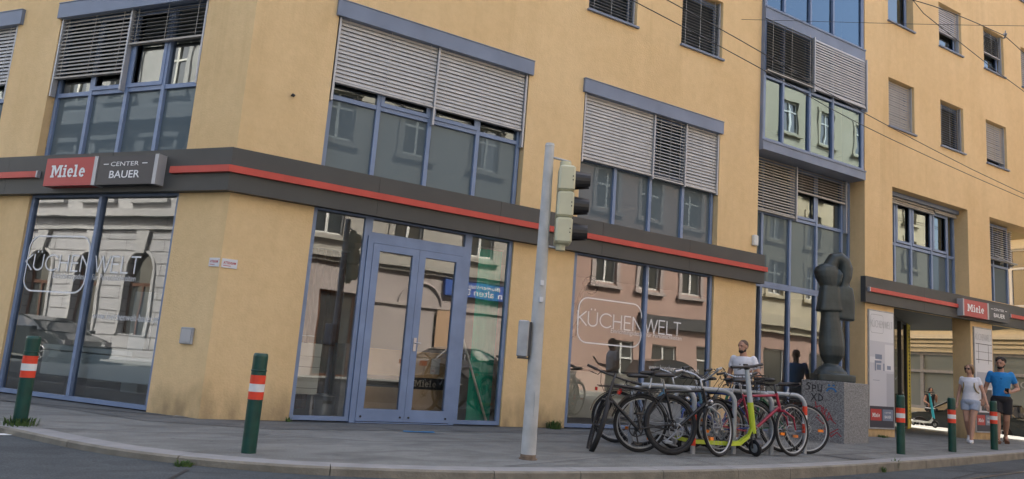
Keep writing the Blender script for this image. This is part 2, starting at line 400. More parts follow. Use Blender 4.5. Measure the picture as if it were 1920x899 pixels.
def text_mesh(body, width, height, depth=.006, offset=0.0, slant=0):
    cu = bpy.data.curves.new('lettering', 'FONT'); cu.body = body; cu.size = 1; cu.extrude = 0; cu.offset = offset
    cu.resolution_u = 3
    ob = bpy.data.objects.new('lettering', cu); C.objects.link(ob)
    dg = bpy.context.evaluated_depsgraph_get(); dg.update()
    me = bpy.data.meshes.new_from_object(ob.evaluated_get(dg))
    vs = [v.co.copy() for v in me.vertices]; fs = [tuple(p.vertices) for p in me.polygons]
    bpy.data.objects.remove(ob); bpy.data.meshes.remove(me); bpy.data.curves.remove(cu)
    x0 = min(v.x for v in vs); x1 = max(v.x for v in vs); y0 = min(v.y for v in vs); y1 = max(v.y for v in vs)
    return [((v.x - x0) / (x1 - x0) * width, -depth, (v.y - y0) / (y1 - y0) * height) for v in vs], fs
def put_text(mb, body, u, v, z, width, height, offset=0.0):
    vs, fs = text_mesh(body, width, height, 0, offset)
    mb.add([(a + u, v + b, c + z) for a, b, c in vs], fs, False)
LAY = [0]
def lay(step=.0004, n=7):      # each piece of lettering lies on its own thin layer, so that crossing strokes never share a plane
    LAY[0] = (LAY[0] + 1) % n; return LAY[0] * step
def stroke(mb, pts, w, v, closed=False):
    """flat ribbon of width w along points (u, z) lying on depth v"""
    P = [Vector(p) for p in pts]; n = len(P)
    rng = range(n if closed else n - 1)
    for i in rng:
        a, b = P[i], P[(i + 1) % n]; d = (b - a)
        if d.length < 1e-6: continue
        d.normalize(); q = Vector((-d.y, d.x)) * w / 2; e = d * w * .3; vv = v - lay()
        mb.poly([(p.x, vv, p.y) for p in (a - q - e, b - q + e, b + q + e, a + q - e)])
def arcp(cx, cz, rx, rz, a0, a1, n=12): return [(cx + rx * math.cos(R(a0 + (a1 - a0) * k / n)), cz + rz * math.sin(R(a0 + (a1 - a0) * k / n))) for k in range(n + 1)]
GLY = {'K': (.8, [[(0, 0), (0, 1)], [(.62, 1), (0, .42)], [(.15, .55), (.68, 0)]]),
 'Ü': (.9, [[(0, 1), (0, .32)] + arcp(.34, .32, .34, .32, 180, 360) + [(.68, 1)], [(.2, 1.16), (.2, 1.24)], [(.48, 1.16), (.48, 1.24)]]),
 'C': (1.05, [arcp(.5, .5, .5, .5, 45, 315, 20)]), 'H': (.88, [[(0, 0), (0, 1)], [(.62, 0), (.62, 1)], [(0, .52), (.62, .52)]]),
 'E': (.68, [[(.48, 1), (0, 1), (0, 0), (.48, 0)], [(0, .52), (.44, .52)]]), 'N': (.98, [[(0, 0), (0, 1), (.68, 0), (.68, 1)]]),
 'W': (1.2, [[(0, 1), (.26, 0), (.52, 1), (.78, 0), (1.04, 1)]]), 'L': (.6, [[(0, 1), (0, 0), (.45, 0)]]), 'T': (.6, [[(0, 1), (.6, 1)], [(.3, 1), (.3, 0)]])}
def thin_word(mb, word, u, v, z, width, h, w):
    tot = sum(GLY[c][0] for c in word); tot -= GLY[word[-1]][0] - .6; x = u
    for c in word:
        adv, st = GLY[c]
        for s_ in st: stroke(mb, [(x + p[0] * width / tot, z + p[1] * h) for p in s_], w, v)
        x += adv * width / tot
def logo_block(mb, u0, u1, z0, z1, v, word_u, word_w, word_z, word_h, sub, www=None):
    r = .18; pts = []
    for (cx, cz, a) in ((u1 - r, z1 - r, 0), (u0 + r, z1 - r, 90), (u0 + r, z0 + r, 180), (u1 - r, z0 + r, 270)): pts += arcp(cx, cz, r, r, a, a + 90, 6)
    stroke(mb, pts, .021, v, True)
    thin_word(mb, 'KÜCHENWELT', word_u, v, word_z, word_w, word_h, .021)
    put_text(mb, 'Einrichtungsdesign für Persönlichkeiten', sub[0], v, sub[1], sub[2], .10, -.006)
    if www: put_text(mb, 'www.kuechenwelt-bauer.at', www[0], v, www[1], www[2], .09, -.006)
def slab_word(mb, u, v, z, width, h):
    """heavy slab-serif wordmark drawn from bars and rings"""
    k = width / 4.05
    def b(x0, x1, z0, z1): w_ = v - lay(); mb.poly([(u + x0 * k, w_, z + z0 * h), (u + x1 * k, w_, z + z0 * h), (u + x1 * k, w_, z + z1 * h), (u + x0 * k, w_, z + z1 * h)])
    def q(p): w_ = v - lay(); mb.poly([(u + x * k, w_, z + y * h) for x, y in p])
    b(.0, .42, 0, .16); b(.1, .32, .16, .86); b(0, .34, .86, 1); b(.86, 1.3, 0, .16); b(.98, 1.2, .16, .86); b(.94, 1.3, .86, 1)
    q([(.2, 1), (.44, 1), (.72, .36), (.6, .12)]); q([(1.08, 1), (.86, 1), (.56, .3), (.64, .12)])
    for x in (1.38, 2.62):
        top = .62 if x < 2 else .86
        b(x, x + .46, 0, .14); b(x + .12, x + .34, .14, top); b(x, x + .34, top, top + .13)
    b(1.49, 1.73, .82, 1.0)
    for cx in (2.24, 3.56):
        o = arcp(cx, .36, .33, .38, 0, 320, 16); i_ = arcp(cx, .36, .13, .2, 0, 320, 16)
        for n in range(16): q([o[n], o[n + 1], i_[n + 1], i_[n]])
        b(cx - .16, cx + .32, .32, .44)

def wall(mb, u0, u1, z0, z1, ops=(), rev=.35, v=0.0, back=None):
    """wall face with rectangular openings (a, b, c, d) and their reveals"""
    us = sorted({u0, u1, *[min(max(o[i], u0), u1) for o in ops for i in (0, 1)]}); zs = sorted({z0, z1, *[min(max(o[i], z0), z1) for o in ops for i in (2, 3)]})
    def solid(a, b):
        if a < u0 or a > u1 or b < z0 or b > z1: return False
        return not any(o[0] < a < o[1] and o[2] < b < o[3] for o in ops)
    for i in range(len(us) - 1):
        for k in range(len(zs) - 1):
            a, b, c, d = us[i], us[i + 1], zs[k], zs[k + 1]
            if solid((a + b) / 2, (c + d) / 2): mb.poly([(a, v, c), (b, v, c), (b, v, d), (a, v, d)])
    for o in ops:
        r = o[4] if len(o) > 4 else rev
        a, b, c, d = o[:4]
        if a > u0: mb.poly([(a, v, c), (a, v, d), (a, v + r, d), (a, v + r, c)])
        if b < u1: mb.poly([(b, v, c), (b, v + r, c), (b, v + r, d), (b, v, d)])
        mb.poly([(a, v, d), (b, v, d), (b, v + r, d), (a, v + r, d)])
        if c > .05: mb.poly([(a, v, c), (a, v + r, c), (b, v + r, c), (b, v, c)])
def arch_fill(mb, a, b, zs, zt, v, r, n=14):
    cx = (a + b) / 2; R0 = (b - a) / 2
    P = [(cx - R0 * math.cos(PI * k / n), zs + R0 * math.sin(PI * k / n)) for k in range(n + 1)]
    for k in range(n):
        (x0, y0), (x1, y1) = P[k], P[k + 1]
        mb.poly([(x0, v, y0), (x1, v, y1), (x1, v, zt), (x0, v, zt)])
        mb.poly([(x0, v, y0), (x0, v + r, y0), (x1, v + r, y1), (x1, v, y1)])

def blind(F, parent, u0, u1, zt, zb, v, tilt=62, pitch=.056, mat='slat_light', w=.07):
    mb = MB(F); z = zt - pitch * .6; t = R(tilt)
    du, dz = w / 2 * math.cos(t), w / 2 * math.sin(t)
    while z > zb + .03:
        # a slat is a shallow curved blade, outer edge lower
        a = (v - du, z - dz); b = (v + du, z + dz); m_ = (v - .004, z + .009)
        j = random.uniform(-.003, .003); j2 = j + random.uniform(-.003, .003)
        for (p, q) in ((a, m_), (m_, b)):
            mb.add([(u0, p[0], p[1] + j), (u1, p[0], p[1] + j2), (u1, q[0], q[1] + j2), (u0, q[0], q[1] + j)], [(0, 1, 2, 3)], True)
        z -= pitch
    mb.box(u0, u1, v - .03, v + .03, zb, zb + .025)
    n = max(2, int((u1 - u0) / .65))
    for k in range(n + 1):
        x = u0 + .12 + (u1 - u0 - .24) * k / n
        mb.box(x - .0025, x + .0025, v - .042, v - .038, zb + .02, zt)
    return mb.build('blind', mat, parent)
def rails(F, parent, us, zt, zb, v):
    for x in us:
        mb = MB(F); mb.box(x - .014, x + .014, v - .045, v + .03, zb, zt); mb.build('guide_rail', 'alu', parent)

def window(F, parent, u0, u1, z0, z1, v, vs=(), hs=(), fw=.055, panes='glass_upper', low=None, zt=None, name='window', mat='blue_metal', sashes=(), thick=.07):
    """frame is the window part; panes are sub-parts; below zt the panes use the dark spandrel glass"""
    mb = MB(F); y0, y1 = v - thick / 2, v + thick / 2
    mb.box(u0, u0 + fw, y0, y1, z0, z1); mb.box(u1 - fw, u1, y0, y1, z0, z1)
    mb.box(u0 + fw, u1 - fw, y0, y1, z0, z0 + fw); mb.box(u0 + fw, u1 - fw, y0, y1, z1 - fw, z1)
    for x in vs: mb.box(x - fw / 2, x + fw / 2, y0 - .012, y1, z0 + fw, z1 - fw)
    for h in hs: mb.box(u0 + fw, u1 - fw, y0 - .004, y1 - .003, h - fw / 2, h + fw / 2)
    for (a, b, c, d) in sashes:      # opening casements: a second frame proud of the first
        s_ = .055; q0, q1 = y0 - .022, y0 - .006
        mb.box(a, a + s_, q0, q1, c, d); mb.box(b - s_, b, q0, q1, c, d); mb.box(a + s_, b - s_, q0, q1, c, c + s_); mb.box(a + s_, b - s_, q0, q1, d - s_, d)
    w = mb.build(name, mat, parent)
    if zt is None:
        g = MB(F); g.poly([(u0 + .02, v, z0 + .02), (u1 - .02, v, z0 + .02), (u1 - .02, v, z1 - .02), (u0 + .02, v, z1 - .02)]); g.build('pane', panes, w)
    else:
        g = MB(F); g.poly([(u0 + .02, v, z0 + .02), (u1 - .02, v, z0 + .02), (u1 - .02, v, zt), (u0 + .02, v, zt)]); g.build('lower_pane', low or 'spandrel', w)
        g = MB(F); g.poly([(u0 + .02, v, zt + .002), (u1 - .02, v, zt + .002), (u1 - .02, v, z1 - .02), (u0 + .02, v, z1 - .02)]); g.build('pane', panes, w)
    return w

# ------------------------------------------------------------------ the ground
KERB = [(-9.6, 20.6), (-5.4, 15.1), (-2.4, 11.15), (-1.2, 9.55), (-0.3, 8.38), (0.15, 7.5), (0.66, 6.75), (1.47, 6.12), (2.34, 5.83), (3.48, 5.62), (5.0, 5.60), (6.82, 5.69), (8.0, 5.83), (9.26, 6.03), (12.0, 6.52), (16.0, 7.32), (18.5, 7.85), (20.6, 8.4), (22.0, 9.3), (22.7, 10.6), (22.9, 12), (22.9, 40)]
def resample(pts, d):
    out = [Vector(pts[0])]
    for a, b in zip(pts, pts[1:]):
        a = Vector(a); b = Vector(b); n = max(1, int(round((b - a).length / d)))
        for k in range(1, n + 1): out.append(a.lerp(b, k / n))
    return out
def smooth_line(pts, it=2):
    P = [Vector(p) for p in pts]
    for _ in range(it):
        Q = [P[0]]
        for a, b in zip(P, P[1:]): Q += [a.lerp(b, .25), a.lerp(b, .75)]
        Q.append(P[-1]); P = Q
    return P
def offset_line(P, d):      # to the house side
    out = []
    for i, p in enumerate(P):
        t = (P[min(i + 1, len(P) - 1)] - P[max(i - 1, 0)]).normalized(); out.append(p + Vector((-t.y, t.x)) * d)
    return out
def gz(x):    # the side street on the right falls away
    if x < 23: return .065 * max(0, min(1, (7 - x) / 6))
    return -0.5 * min(1, (x - 23) / 5) ** .9
K0 = smooth_line(KERB); K1 = offset_line(K0, .24)
# road: one sheet to the horizon, in strips so that it can dip at the right
mb = MB(); xs = [-600, -100, -30, -10, 0, 1, 2, 3, 4, 5, 6, 7, 10, 15, 20, 21, 22, 23, 24, 25, 26, 27, 28, 30, 34, 60, 150, 600]
for a, b in zip(xs, xs[1:]):
    za, zb = gz(a) - .12, gz(b) - .12
    mb.add([(a, -600, za), (b, -600, zb), (b, 600, zb), (a, 600, za)], [(0, 1, 2, 3)])
tag(mb.build('road', 'road_asphalt'), kind='structure')
mb = MB()     # pavement round the corner house
for i in range(len(K1) - 1):
    a, b = K1[i], K1[i + 1]; c, d = (7.0, 30.0), (7.0, 30.0)
    mb.add([(a.x, a.y, 0), (b.x, b.y, 0), (10, 24, 0)], [(0, 1, 2)])
tag(mb.build('pavement', 'walk_asphalt'), kind='structure')
# kerb stones, one metre each with open joints
mb = MB(); rs = resample([tuple(p) for p in K0], .22); acc = 0
prof = [(0.24, -.02), (0.24, .004), (0.02, .004), (0.004, -.012), (0, -.2)]
seg = []; cnt = 0
def kerb_stone(pts):
    ins = [offset_line(pts, d) for d, _ in prof]
    rings = [[(ins[k][i].x, ins[k][i].y, prof[k][1]) for k in range(5)] for i in range(len(pts))]
    # pull the ends in a little: the joint
    for e, nb in ((0, 1), (-1, -2)):
        rings[e] = [tuple(Vector(p).lerp(Vector(q), .018)) for p, q in zip(rings[e], rings[nb])]
    mb.cur = 0; mb.loft(rings, True, False)
i = 0
while i < len(rs) - 1:
    j = min(i + 5, len(rs) - 1)
    m_ = rs[i]
    if not (9.55 < m_.x < 9.8): kerb_stone(rs[i:j + 1])
    i = j
ke = mb.build('kerb', ['kerb_stone', 'kerb_top'])
for p in ke.data.polygons:
    if p.normal.z > .9: p.material_index = 1
tag(ke, kind='structure')
mb = MB()
mb.add([(9.25, 6.3, .006), (9.9, 6.42, .006), (10.0, 6.9, .006), (9.2, 6.75, .006)], [(0, 1, 2, 3)])
tag(mb.build('pavement_patch', 'walk_dark'), kind='structure')
def ribbon(pts, w, z, wob=.3):
    mb = MB(); P = resample(pts, .25); L_, R_ = offset_line(P, w / 2), offset_line(P, -w / 2)
    for i in range(len(P) - 1):
        k = 1 + wob * (noise.noise((P[i].x * 3, P[i].y * 3, 0)))
        mb.add([(*R_[i], z), (*R_[i + 1], z), (*L_[i + 1], z), (*L_[i], z)], [(0, 1, 2, 3)])
    return mb
# the darker newer strip of asphalt against the house wall, joints in the pavement, and a painted contact strip
mb = MB(); a = [(-9, 23), (-.5, 11.2), (.35, 10.1), (.95, 9.15), (2.2, 8.55), (4.5, 8.75), (7, 8.7), (10.8, 8.6)]; b = [(-6, 21), (.9, 11.0), (1.4, 9.9), (1.6, 9.55), (2.6, 9.55), (4.5, 9.55), (7, 9.55), (10.8, 9.55)]
for i in range(len(a) - 1): mb.add([(*a[i], .004), (*a[i + 1], .004), (*b[i + 1], .004), (*b[i], .004)], [(0, 1, 2, 3)])
tag(mb.build('pavement_strip', 'walk_dark'), kind='structure')
mb = MB()  # the widest run along the wall foot: contact dirt and shade as dark colour
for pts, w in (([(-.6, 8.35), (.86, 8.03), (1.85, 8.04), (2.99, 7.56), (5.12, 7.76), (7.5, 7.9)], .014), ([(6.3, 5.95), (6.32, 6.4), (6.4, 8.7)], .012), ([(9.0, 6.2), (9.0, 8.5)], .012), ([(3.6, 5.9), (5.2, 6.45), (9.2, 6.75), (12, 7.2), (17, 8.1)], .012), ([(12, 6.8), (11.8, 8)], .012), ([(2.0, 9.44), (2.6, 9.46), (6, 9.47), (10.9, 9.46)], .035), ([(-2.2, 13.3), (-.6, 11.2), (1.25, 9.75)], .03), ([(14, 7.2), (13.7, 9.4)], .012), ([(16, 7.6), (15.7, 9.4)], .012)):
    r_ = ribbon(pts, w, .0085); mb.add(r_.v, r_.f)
tag(mb.build('pavement_joints_contact_strip', 'crack_and_contact'), kind='structure')
mb = MB()
for pts, w in (([(1.0, 6.2), (.7, 5.5), (.9, 4.6)], .03), ([(9, 5.2), (10.5, 5.62), (11.6, 5.95), (12.6, 5.9)], .03), ([(11, 6.2), (12, 5.95), (15.2, 6.5)], .025), ([(3, 5.0), (6, 5.1), (8, 5.35)], .02)):
    r_ = ribbon(pts, w, 0); mb.add([(x, y, gz(x) - .116) for x, y, z in r_.v], r_.f)
tag(mb.build('road_cracks', 'crack_and_contact'), kind='structure')
for y in (5.28, 3.85):
    mb = MB(); p0, p1 = Vector((4, y - 1.02)), Vector((20.5, y + 2.1))
    r_ = ribbon([tuple(p0), tuple(p1)], .06, 0); mb.add([(x, y, gz(x) - .114) for x, y, z in r_.v], r_.f)
    tag(mb.build('tram_rail', 'rail'), kind='structure')
mb = MB(); mb.add([(-.75, 8.05, -.05), (-.2, 8.15, -.05), (-.18, 8.28, -.05), (-.75, 8.2, -.05)], [(0, 1, 2, 3)])
tag(mb.build('road_marking', 'white_paint'), kind='structure')
mb = MB(); mb.add([(3.75, 8.55, .009), (4.15, 8.5, .009), (4.2, 8.62, .009), (3.95, 8.6, .009), (3.8, 8.66, .009)], [(0, 1, 2, 3, 4)])
tag(mb.build('chalk_mark', 'chalk_blue'), kind='structure')
mb = MB(); mb.box(-30, 60, -30, -4.9, -.3, 0); tag(mb.build('opposite_pavement', 'walk_asphalt'), kind='structure')
mb = MB(SIDE); mb.box(3.5, 40, -1.9, 12, -.3, .003); tag(mb.build('side_pavement', 'walk_asphalt'), kind='structure')
mb = MB(); mb.box(30.1, 60, -4, 60, -1.2, -.36); tag(mb.build('far_pavement', 'walk_asphalt'), kind='structure')

# ------------------------------------------------------------------ the corner house
XE = 22.6; HT = 20.0
house = thing('corner_building', 'ochre rendered corner house with blue framed windows above kitchen showroom', 'building', (1.57, 9.5, 0))
UPC = [2.72, 4.75, 6.77, 8.86]; RC = [15.16, 17.24, 19.29, 21.2]
ROWS = [(6.75, 7.93), (9.27, 10.45), (11.8, 12.98), (14.3, 15.48)]
mb = MB(MAIN)
ops = [(2.64, 5.72, 3.2, 5.42, .22), (6.8, 9.92, 3.2, 5.42, .22), (2.62, 5.67, 0, 2.78, .16), (6.8, 9.88, 0, 2.78, .16), (10.97, 14.28, -1, 17.5, .42),
       (15.27, 18.33, 3.2, 5.4, .42), (15.29, 18.33, -1, 2.78, .42), (19.33, XE, 3.3, 5.4, .42), (19.30, XE, -1, 2.78, .42)]
for c in UPC:
    for (a, b) in ROWS: ops.append((c, c + 1.04, a + .05, b + .05, .24))
for c in RC:
    for (a, b) in ROWS: ops.append((c, c + 1.0, a, b, .24))
wall(mb, 1.57, XE, -.3, HT, ops)
mb.m = LEFT
lops = [(-3.57, -.82, 0, 2.78, .16), (-3.6, -.81, 3.2, 5.43, .22), (-7.5, -4.52, 3.2, 5.43, .22), (-7.5, -4.6, 0, 2.78, .16)]
for c in (-2.2, -4.2, -6.3, -8.3):
    for (a, b) in ROWS: lops.append((c, c + 1.04, a, b, .24))
wall(mb, -14, 0, -.3, HT, lops)
mb.m = Matrix.Identity(4)
B0 = (1.57 - .60509 * 14, 9.5 + .79616 * 14)
mb.poly([(XE, 9.5, 5.4), (XE, 26, 5.4), (XE, 26, HT), (XE, 9.5, HT)])
mb.poly([(XE, 26, 0), (B0[0], 26, 0), (B0[0], 26, HT), (XE, 26, HT)]); mb.poly([(B0[0], 26, 0), (*B0, 0), (*B0, HT), (B0[0], 26, HT)])
mb.poly([(1.57, 9.5, HT), (XE, 9.5, HT), (XE, 26, HT), (B0[0], 26, HT), (*B0, HT)])
# free-standing corner pillar and pier beside the bicycle stand get their backs
mb.box(18.34, 19.29, 9.62, 9.92, -.3, 2.78); mb.box(14.3, 15.28, 9.6, 9.92, -.3, 5.4); mb.box(18.34, 19.32, 9.62, 9.92, 3.3, 5.4)
wl = mb.build('wall', 'ochre', house)
# dark core of rooms seen through the panes
mb = MB()
for z in (2.84, 5.72, 8.6):
    mb.poly([(2.0, 9.95, z), (14.2, 9.95, z), (14.2, 14, z), (2.0, 14, z)]); mb.poly([(2.0, 9.95, z + .25), (14.2, 9.95, z + .25), (14.2, 14, z + .25), (2.0, 14, z + .25)])
for z0, z1 in ((2.84, 3.1), (5.5, 5.95)):
    mb.box(1.9, 10.9, 9.76, 9.8, z0, z1)
mb.m = LEFT
for z in (2.845, 5.725, 8.6): mb.poly([(-13.5, .4, z), (-.3, .4, z), (-2.2, 4.5, z), (-13.5, 4.5, z)])
for z0, z1 in ((2.84, 3.1), (5.5, 5.95)): mb.box(-13.5, -.25, .26, .3, z0, z1)
mb.m = MAIN; mb.box(2.8, 14.2, 3.3, 3.4, 0, HT); mb.box(14.2, 14.28, .45, 3.3, 0, HT)
mb.m = LEFT; mb.box(-13.5, -2.4, 3.3, 3.4, 0, HT)
mb.m = MAIN; mb.box(14.5, 22.0, 3.3, 3.4, 3.3, HT)
for c in UPC[:3]: mb.box(c + 1.4, c + 1.5, .3, 3.3, 5.8, HT)
mb.build('interior', 'interior_wall', house)
mb = MB(MAIN); mb.poly([(1.3, .12, .012), (14.2, .12, .012), (14.2, 4, .012), (2.8, 4, .012)]); mb.m = LEFT; mb.poly([(-13, .12, .014), (-.2, .12, .014), (-2.4, 3.3, .014), (-13, 3.3, .014)])
mb.build('showroom_floor', 'interior_floor', house)

# upper band windows, main front
def ribbon_window(F, a, b, mulls, tr, v=.14):
    sash = [(mulls[0] + .02, mulls[1] - .02, tr + .03, 5.36), (mulls[1] + .02, mulls[2] - .02, tr + .03, 5.36)]
    return window(F, house, a, b, 3.22, 5.41, v, mulls, [tr], .06, 'glass_upper', 'spandrel', tr, 'ribbon_window', sashes=sash)
w1 = ribbon_window(MAIN, 2.66, 5.70, (3.37, 4.16, 4.95), 4.28)
blind(MAIN, w1, 2.69, 4.15, 5.40, 4.46, .05, 64); blind(MAIN, w1, 4.19, 5.66, 5.40, 4.46, .05, 64); rails(MAIN, w1, (2.675, 4.17, 5.685), 5.4, 4.2, .05)
w2 = ribbon_window(MAIN, 6.82, 9.90, (7.60, 8.38, 9.14), 4.3)
blind(MAIN, w2, 6.85, 8.33, 5.40, 4.27, .05, 66); blind(MAIN, w2, 8.37, 9.08, 5.40, 4.25, .05, 30); blind(MAIN, w2, 9.12, 9.88, 5.40, 4.25, .05, 62); rails(MAIN, w2, (6.835, 8.35, 9.10, 9.895), 5.4, 4.22, .05)
w3 = ribbon_window(LEFT, -3.58, -.83, (-2.86, -2.17, -1.5), 4.23)
blind(LEFT, w3, -3.55, -2.22, 5.42, 4.46, .05, 45, mat='slat_warm'); blind(LEFT, w3, -2.18, -.86, 5.42, 4.86, .05, 20, mat='slat_warm'); rails(LEFT, w3, (-3.565, -2.2, -.84), 5.42, 4.2, .05)
w4 = ribbon_window(LEFT, -7.48, -4.54, (-6.7, -6.0, -5.3), 4.23)
blind(LEFT, w4, -7.45, -6.05, 5.42, 4.5, .05, 60); blind(LEFT, w4, -6.0, -4.57, 5.42, 4.46, .05, 60); rails(LEFT, w4, (-6.02, -4.55), 5.42, 4.2, .05)
for F, a, b in ((MAIN, 2.60, 5.77), (MAIN, 6.76, 9.96), (LEFT, -3.63, -.78), (LEFT, -7.6, -4.42)):
    mb = MB(F); mb.box(a, b, -.05, .06, 5.375, 5.60); mb.box(a - .004, b + .004, -.058, .06, 5.601, 5.612); mb.build('lintel_box', 'slate_metal', house)

# small upper windows
def small_window(F, c, wdt, z0, z1, state):
    w = window(F, house, c + .002, c + wdt - .002, z0 + .035, z1, .2, [c + wdt * .5] if state == 'pair' else [], [], .06, 'glass_upper', name='upper_window', sashes=[(c + .06, c + wdt - .06, z0 + .1, z1 - .06)])
    s = MB(F); s.box(c - .03, c + wdt + .03, -.05, .16, z0 - .002, z0 + .03); s.build('sill', 'slate_metal', w)
    if state in ('closed', 'dark', 'half', 'most', 'dhalf'):
        zb = {'closed': z0 + .05, 'dark': z0 + .04, 'half': z0 + (z1 - z0) * .4, 'most': z0 + .2, 'dhalf': z0 + (z1 - z0) * .45}[state]
        blind(F, w, c + .03, c + wdt - .03, z1 - .02, zb, .1, 66 if state in ('closed', 'half', 'most') else 22, mat='slat_warm' if state in ('closed', 'most') else 'slat_light')
        rails(F, w, (c + .02, c + wdt - .02), z1, z0 + .04, .1)
st = {(6.77, 0): 'dark', (8.86, 0): 'dark', (4.75, 0): 'closed', (2.72, 0): 'closed', (15.16, 0): 'closed', (17.24, 0): 'dark', (19.29, 0): 'most', (21.2, 0): 'closed', (15.16, 1): 'open', (17.24, 1): 'half', (19.29, 1): 'dhalf', (21.2, 1): 'closed'}
for c in UPC + RC:
    for k, (a, b) in enumerate(ROWS):
        up = .05 if c in UPC else 0
        small_window(MAIN, c, 1.04 if c in UPC else 1.0, a + up, b + up, st.get((c, k), random.choice(['open', 'closed', 'half'])))
for c in (-2.2, -4.2, -6.3, -8.3):
    for k, (a, b) in enumerate(ROWS): small_window(LEFT, c, 1.04, a, b, random.choice(['open', 'closed', 'half']))

# storefronts
def lettering(F, w, fn):
    mb = MB(F); fn(mb); return mb.build('lettering', 'letter_white', w)
s1 = window(LEFT, house, -3.57, -.83, .02, 2.76, .07, (-2.22,), (), .055, 'glass', name='shop_window')
lettering(LEFT, s1, lambda m: logo_block(m, -3.48, -2.31, 1.40, 2.16, .0665, -3.545, 2.17, 1.69, .21, (-2.93, 1.56, 1.52), (-2.06, 1.08, 1.14)))
s0 = window(LEFT, house, -7.5, -4.6, .02, 2.76, .07, (-6.05,), (), .055, 'glass', name='shop_window')
s3 = window(MAIN, house, 6.82, 9.87, .02, 2.76, .07, (8.34,), (), .055, 'glass', name='shop_window')
lettering(MAIN, s3, lambda m: logo_block(m, 6.99, 8.29, 1.33, 2.04, .0665, 6.98, 2.2, 1.60, .22, (7.66, 1.5, 1.55), (8.5, .99, 1.15)))
s2 = window(MAIN, house, 2.62, 3.395, .02, 2.76, .07, (), (), .055, 'glass', name='shop_window')
s2b = window(MAIN, house, 4.925, 5.67, .02, 2.76, .07, (), (), .055, 'glass', name='shop_window')
window(MAIN, house, 3.395, 4.925, 2.47, 2.76, .07, (), (), .055, 'glass', name='fanlight')
DF = MAIN @ Matrix.Translation((.028, 0, 0))
mb = MB(DF)      # door frame
mb.box(3.372, 3.45, .01, .12, .0, 2.468); mb.box(4.81, 4.888, .01, .12, 0, 2.468); mb.box(3.45, 4.81, .01, .12, 2.38, 2.468); mb.box(3.45, 4.81, -.02, .13, 0, .02)
mb.build('door_frame', 'blue_metal', house)
for a, b, hs in ((3.453, 4.129, 1), (4.133, 4.807, -1)):
    mb = MB(DF); f = .095
    mb.box(a, a + f, .0, .06, .03, 2.375); mb.box(b - f, b, .0, .06, .03, 2.375); mb.box(a + f, b - f, .0, .06, .03, .19); mb.box(a + f, b - f, .0, .06, 2.28, 2.375)
    d = mb.build('door', 'blue_metal', house)
    g = MB(DF); g.poly([(a + f, .035, .19), (b - f, .035, .19), (b - f, .035, 2.28), (a + f, .035, 2.28)]); g.build('pane', 'glass', d)
    g = MB(DF)
    for x in (a + .06, b - .06): g.cyl((x, -.012, .09), (x, .002, .09), .014, 10)
    g.build('bolt', 'black', d)
    if hs > 0: continue
    h = MB(DF); h.box(a + .03, a + .07, -.012, .0, .98, 1.16); h.tube([(a + .05, -.01, 1.09), (a + .05, -.05, 1.09), (a + .12, -.055, 1.09)], .009); h.build('handle', 'chrome', d)

# recess beside the pier: glass wall over two storeys with the projecting bay above
wr = window(MAIN, house, 10.98, 14.27, .02, 2.80, .38, (11.5, 12.33, 13.15, 13.98), (), .055, 'glass', name='shop_window')
wg = window(MAIN, house, 10.98, 14.27, 2.802, 5.33, .38, (11.5, 12.33, 13.15, 13.98), (4.23,), .06, 'glass_upper', 'spandrel', 4.23, 'ribbon_window', sashes=[(12.37, 13.1, 4.27, 5.28)])
blind(MAIN, wg, 11.0, 12.38, 5.32, 4.22, .29, 45, mat='slat_warm'); blind(MAIN, wg, 12.44, 14.0, 5.32, 4.80, .29, 30, mat='slat_warm'); rails(MAIN, wg, (12.41, 14.02), 5.32, 4.18, .29)
bay = MB(MAIN)
for a, b in ((5.31, 5.51), (7.98, 8.24), (10.7, 10.96), (13.4, 13.66), (16.1, 16.36)):
    bay.box(10.97, 14.16, -.10, .44, a, b); bay.box(10.975, 14.165, -.115, -.10, b - .03, b)
bay.box(14.12, 14.15, -.07, .44, 5.51, 16.1); bay.box(10.972, 11.0, -.07, .44, 5.51, 16.1); bay.box(10.98, 14.14, -.08, .44, 16.36, 17.4)
bb = bay.build('bay', 'slate_metal', house)
for k, (a, b, tr) in enumerate(((5.51, 7.98, 6.80), (8.24, 10.7, 9.5), (10.96, 13.4, 12.2), (13.66, 16.1, 14.9))):
    w = window(MAIN, house, 11.0, 14.12, a, b, -.03, (11.55, 12.36, 13.10), (tr,), .05, 'bay_glass', 'bay_glass', tr, 'bay_window')
    if k == 0:
        blind(MAIN, w, 11.0, 12.36, b, 6.88, -.12, 25, mat='slat_warm'); blind(MAIN, w, 12.42, 14.1, b, 6.87, -.12, 62); rails(MAIN, w, (12.39, 14.13), b, 6.8, -.12)

# first floor glazing behind the pier and at the open corner
wq = window(MAIN, house, 15.28, 18.33, 3.2, 5.38, .36, (15.86, 16.50, 17.33, 18.0), (4.23,), .065, 'glass_upper', 'spandrel', 4.23, 'ribbon_window', sashes=[(15.9, 16.47, 4.28, 5.2), (16.53, 17.3, 4.28, 5.2), (17.37, 17.97, 4.28, 5.2)])
blind(MAIN, wq, 15.3, 17.33, 5.36, 5.14, .26, 60, mat='slat_warm'); blind(MAIN, wq, 17.36, 18.3, 5.36, 5.2, .26, 60, mat='slat_warm')
mb = MB(MAIN); mb.box(15.28, 18.33, .2, .34, 5.30, 5.39); mb.build('lintel_box', 'slate_metal', house)
wc = window(MAIN, house, 19.35, 20.85, 3.3, 5.38, .36, (20.1,), (4.3,), .06, 'glass_upper', 'spandrel', 4.3, 'ribbon_window')
blind(MAIN, wc, 19.37, 20.85, 5.3, 4.42, .24, 25)
CH = frame(20.87, 9.88, R(50))
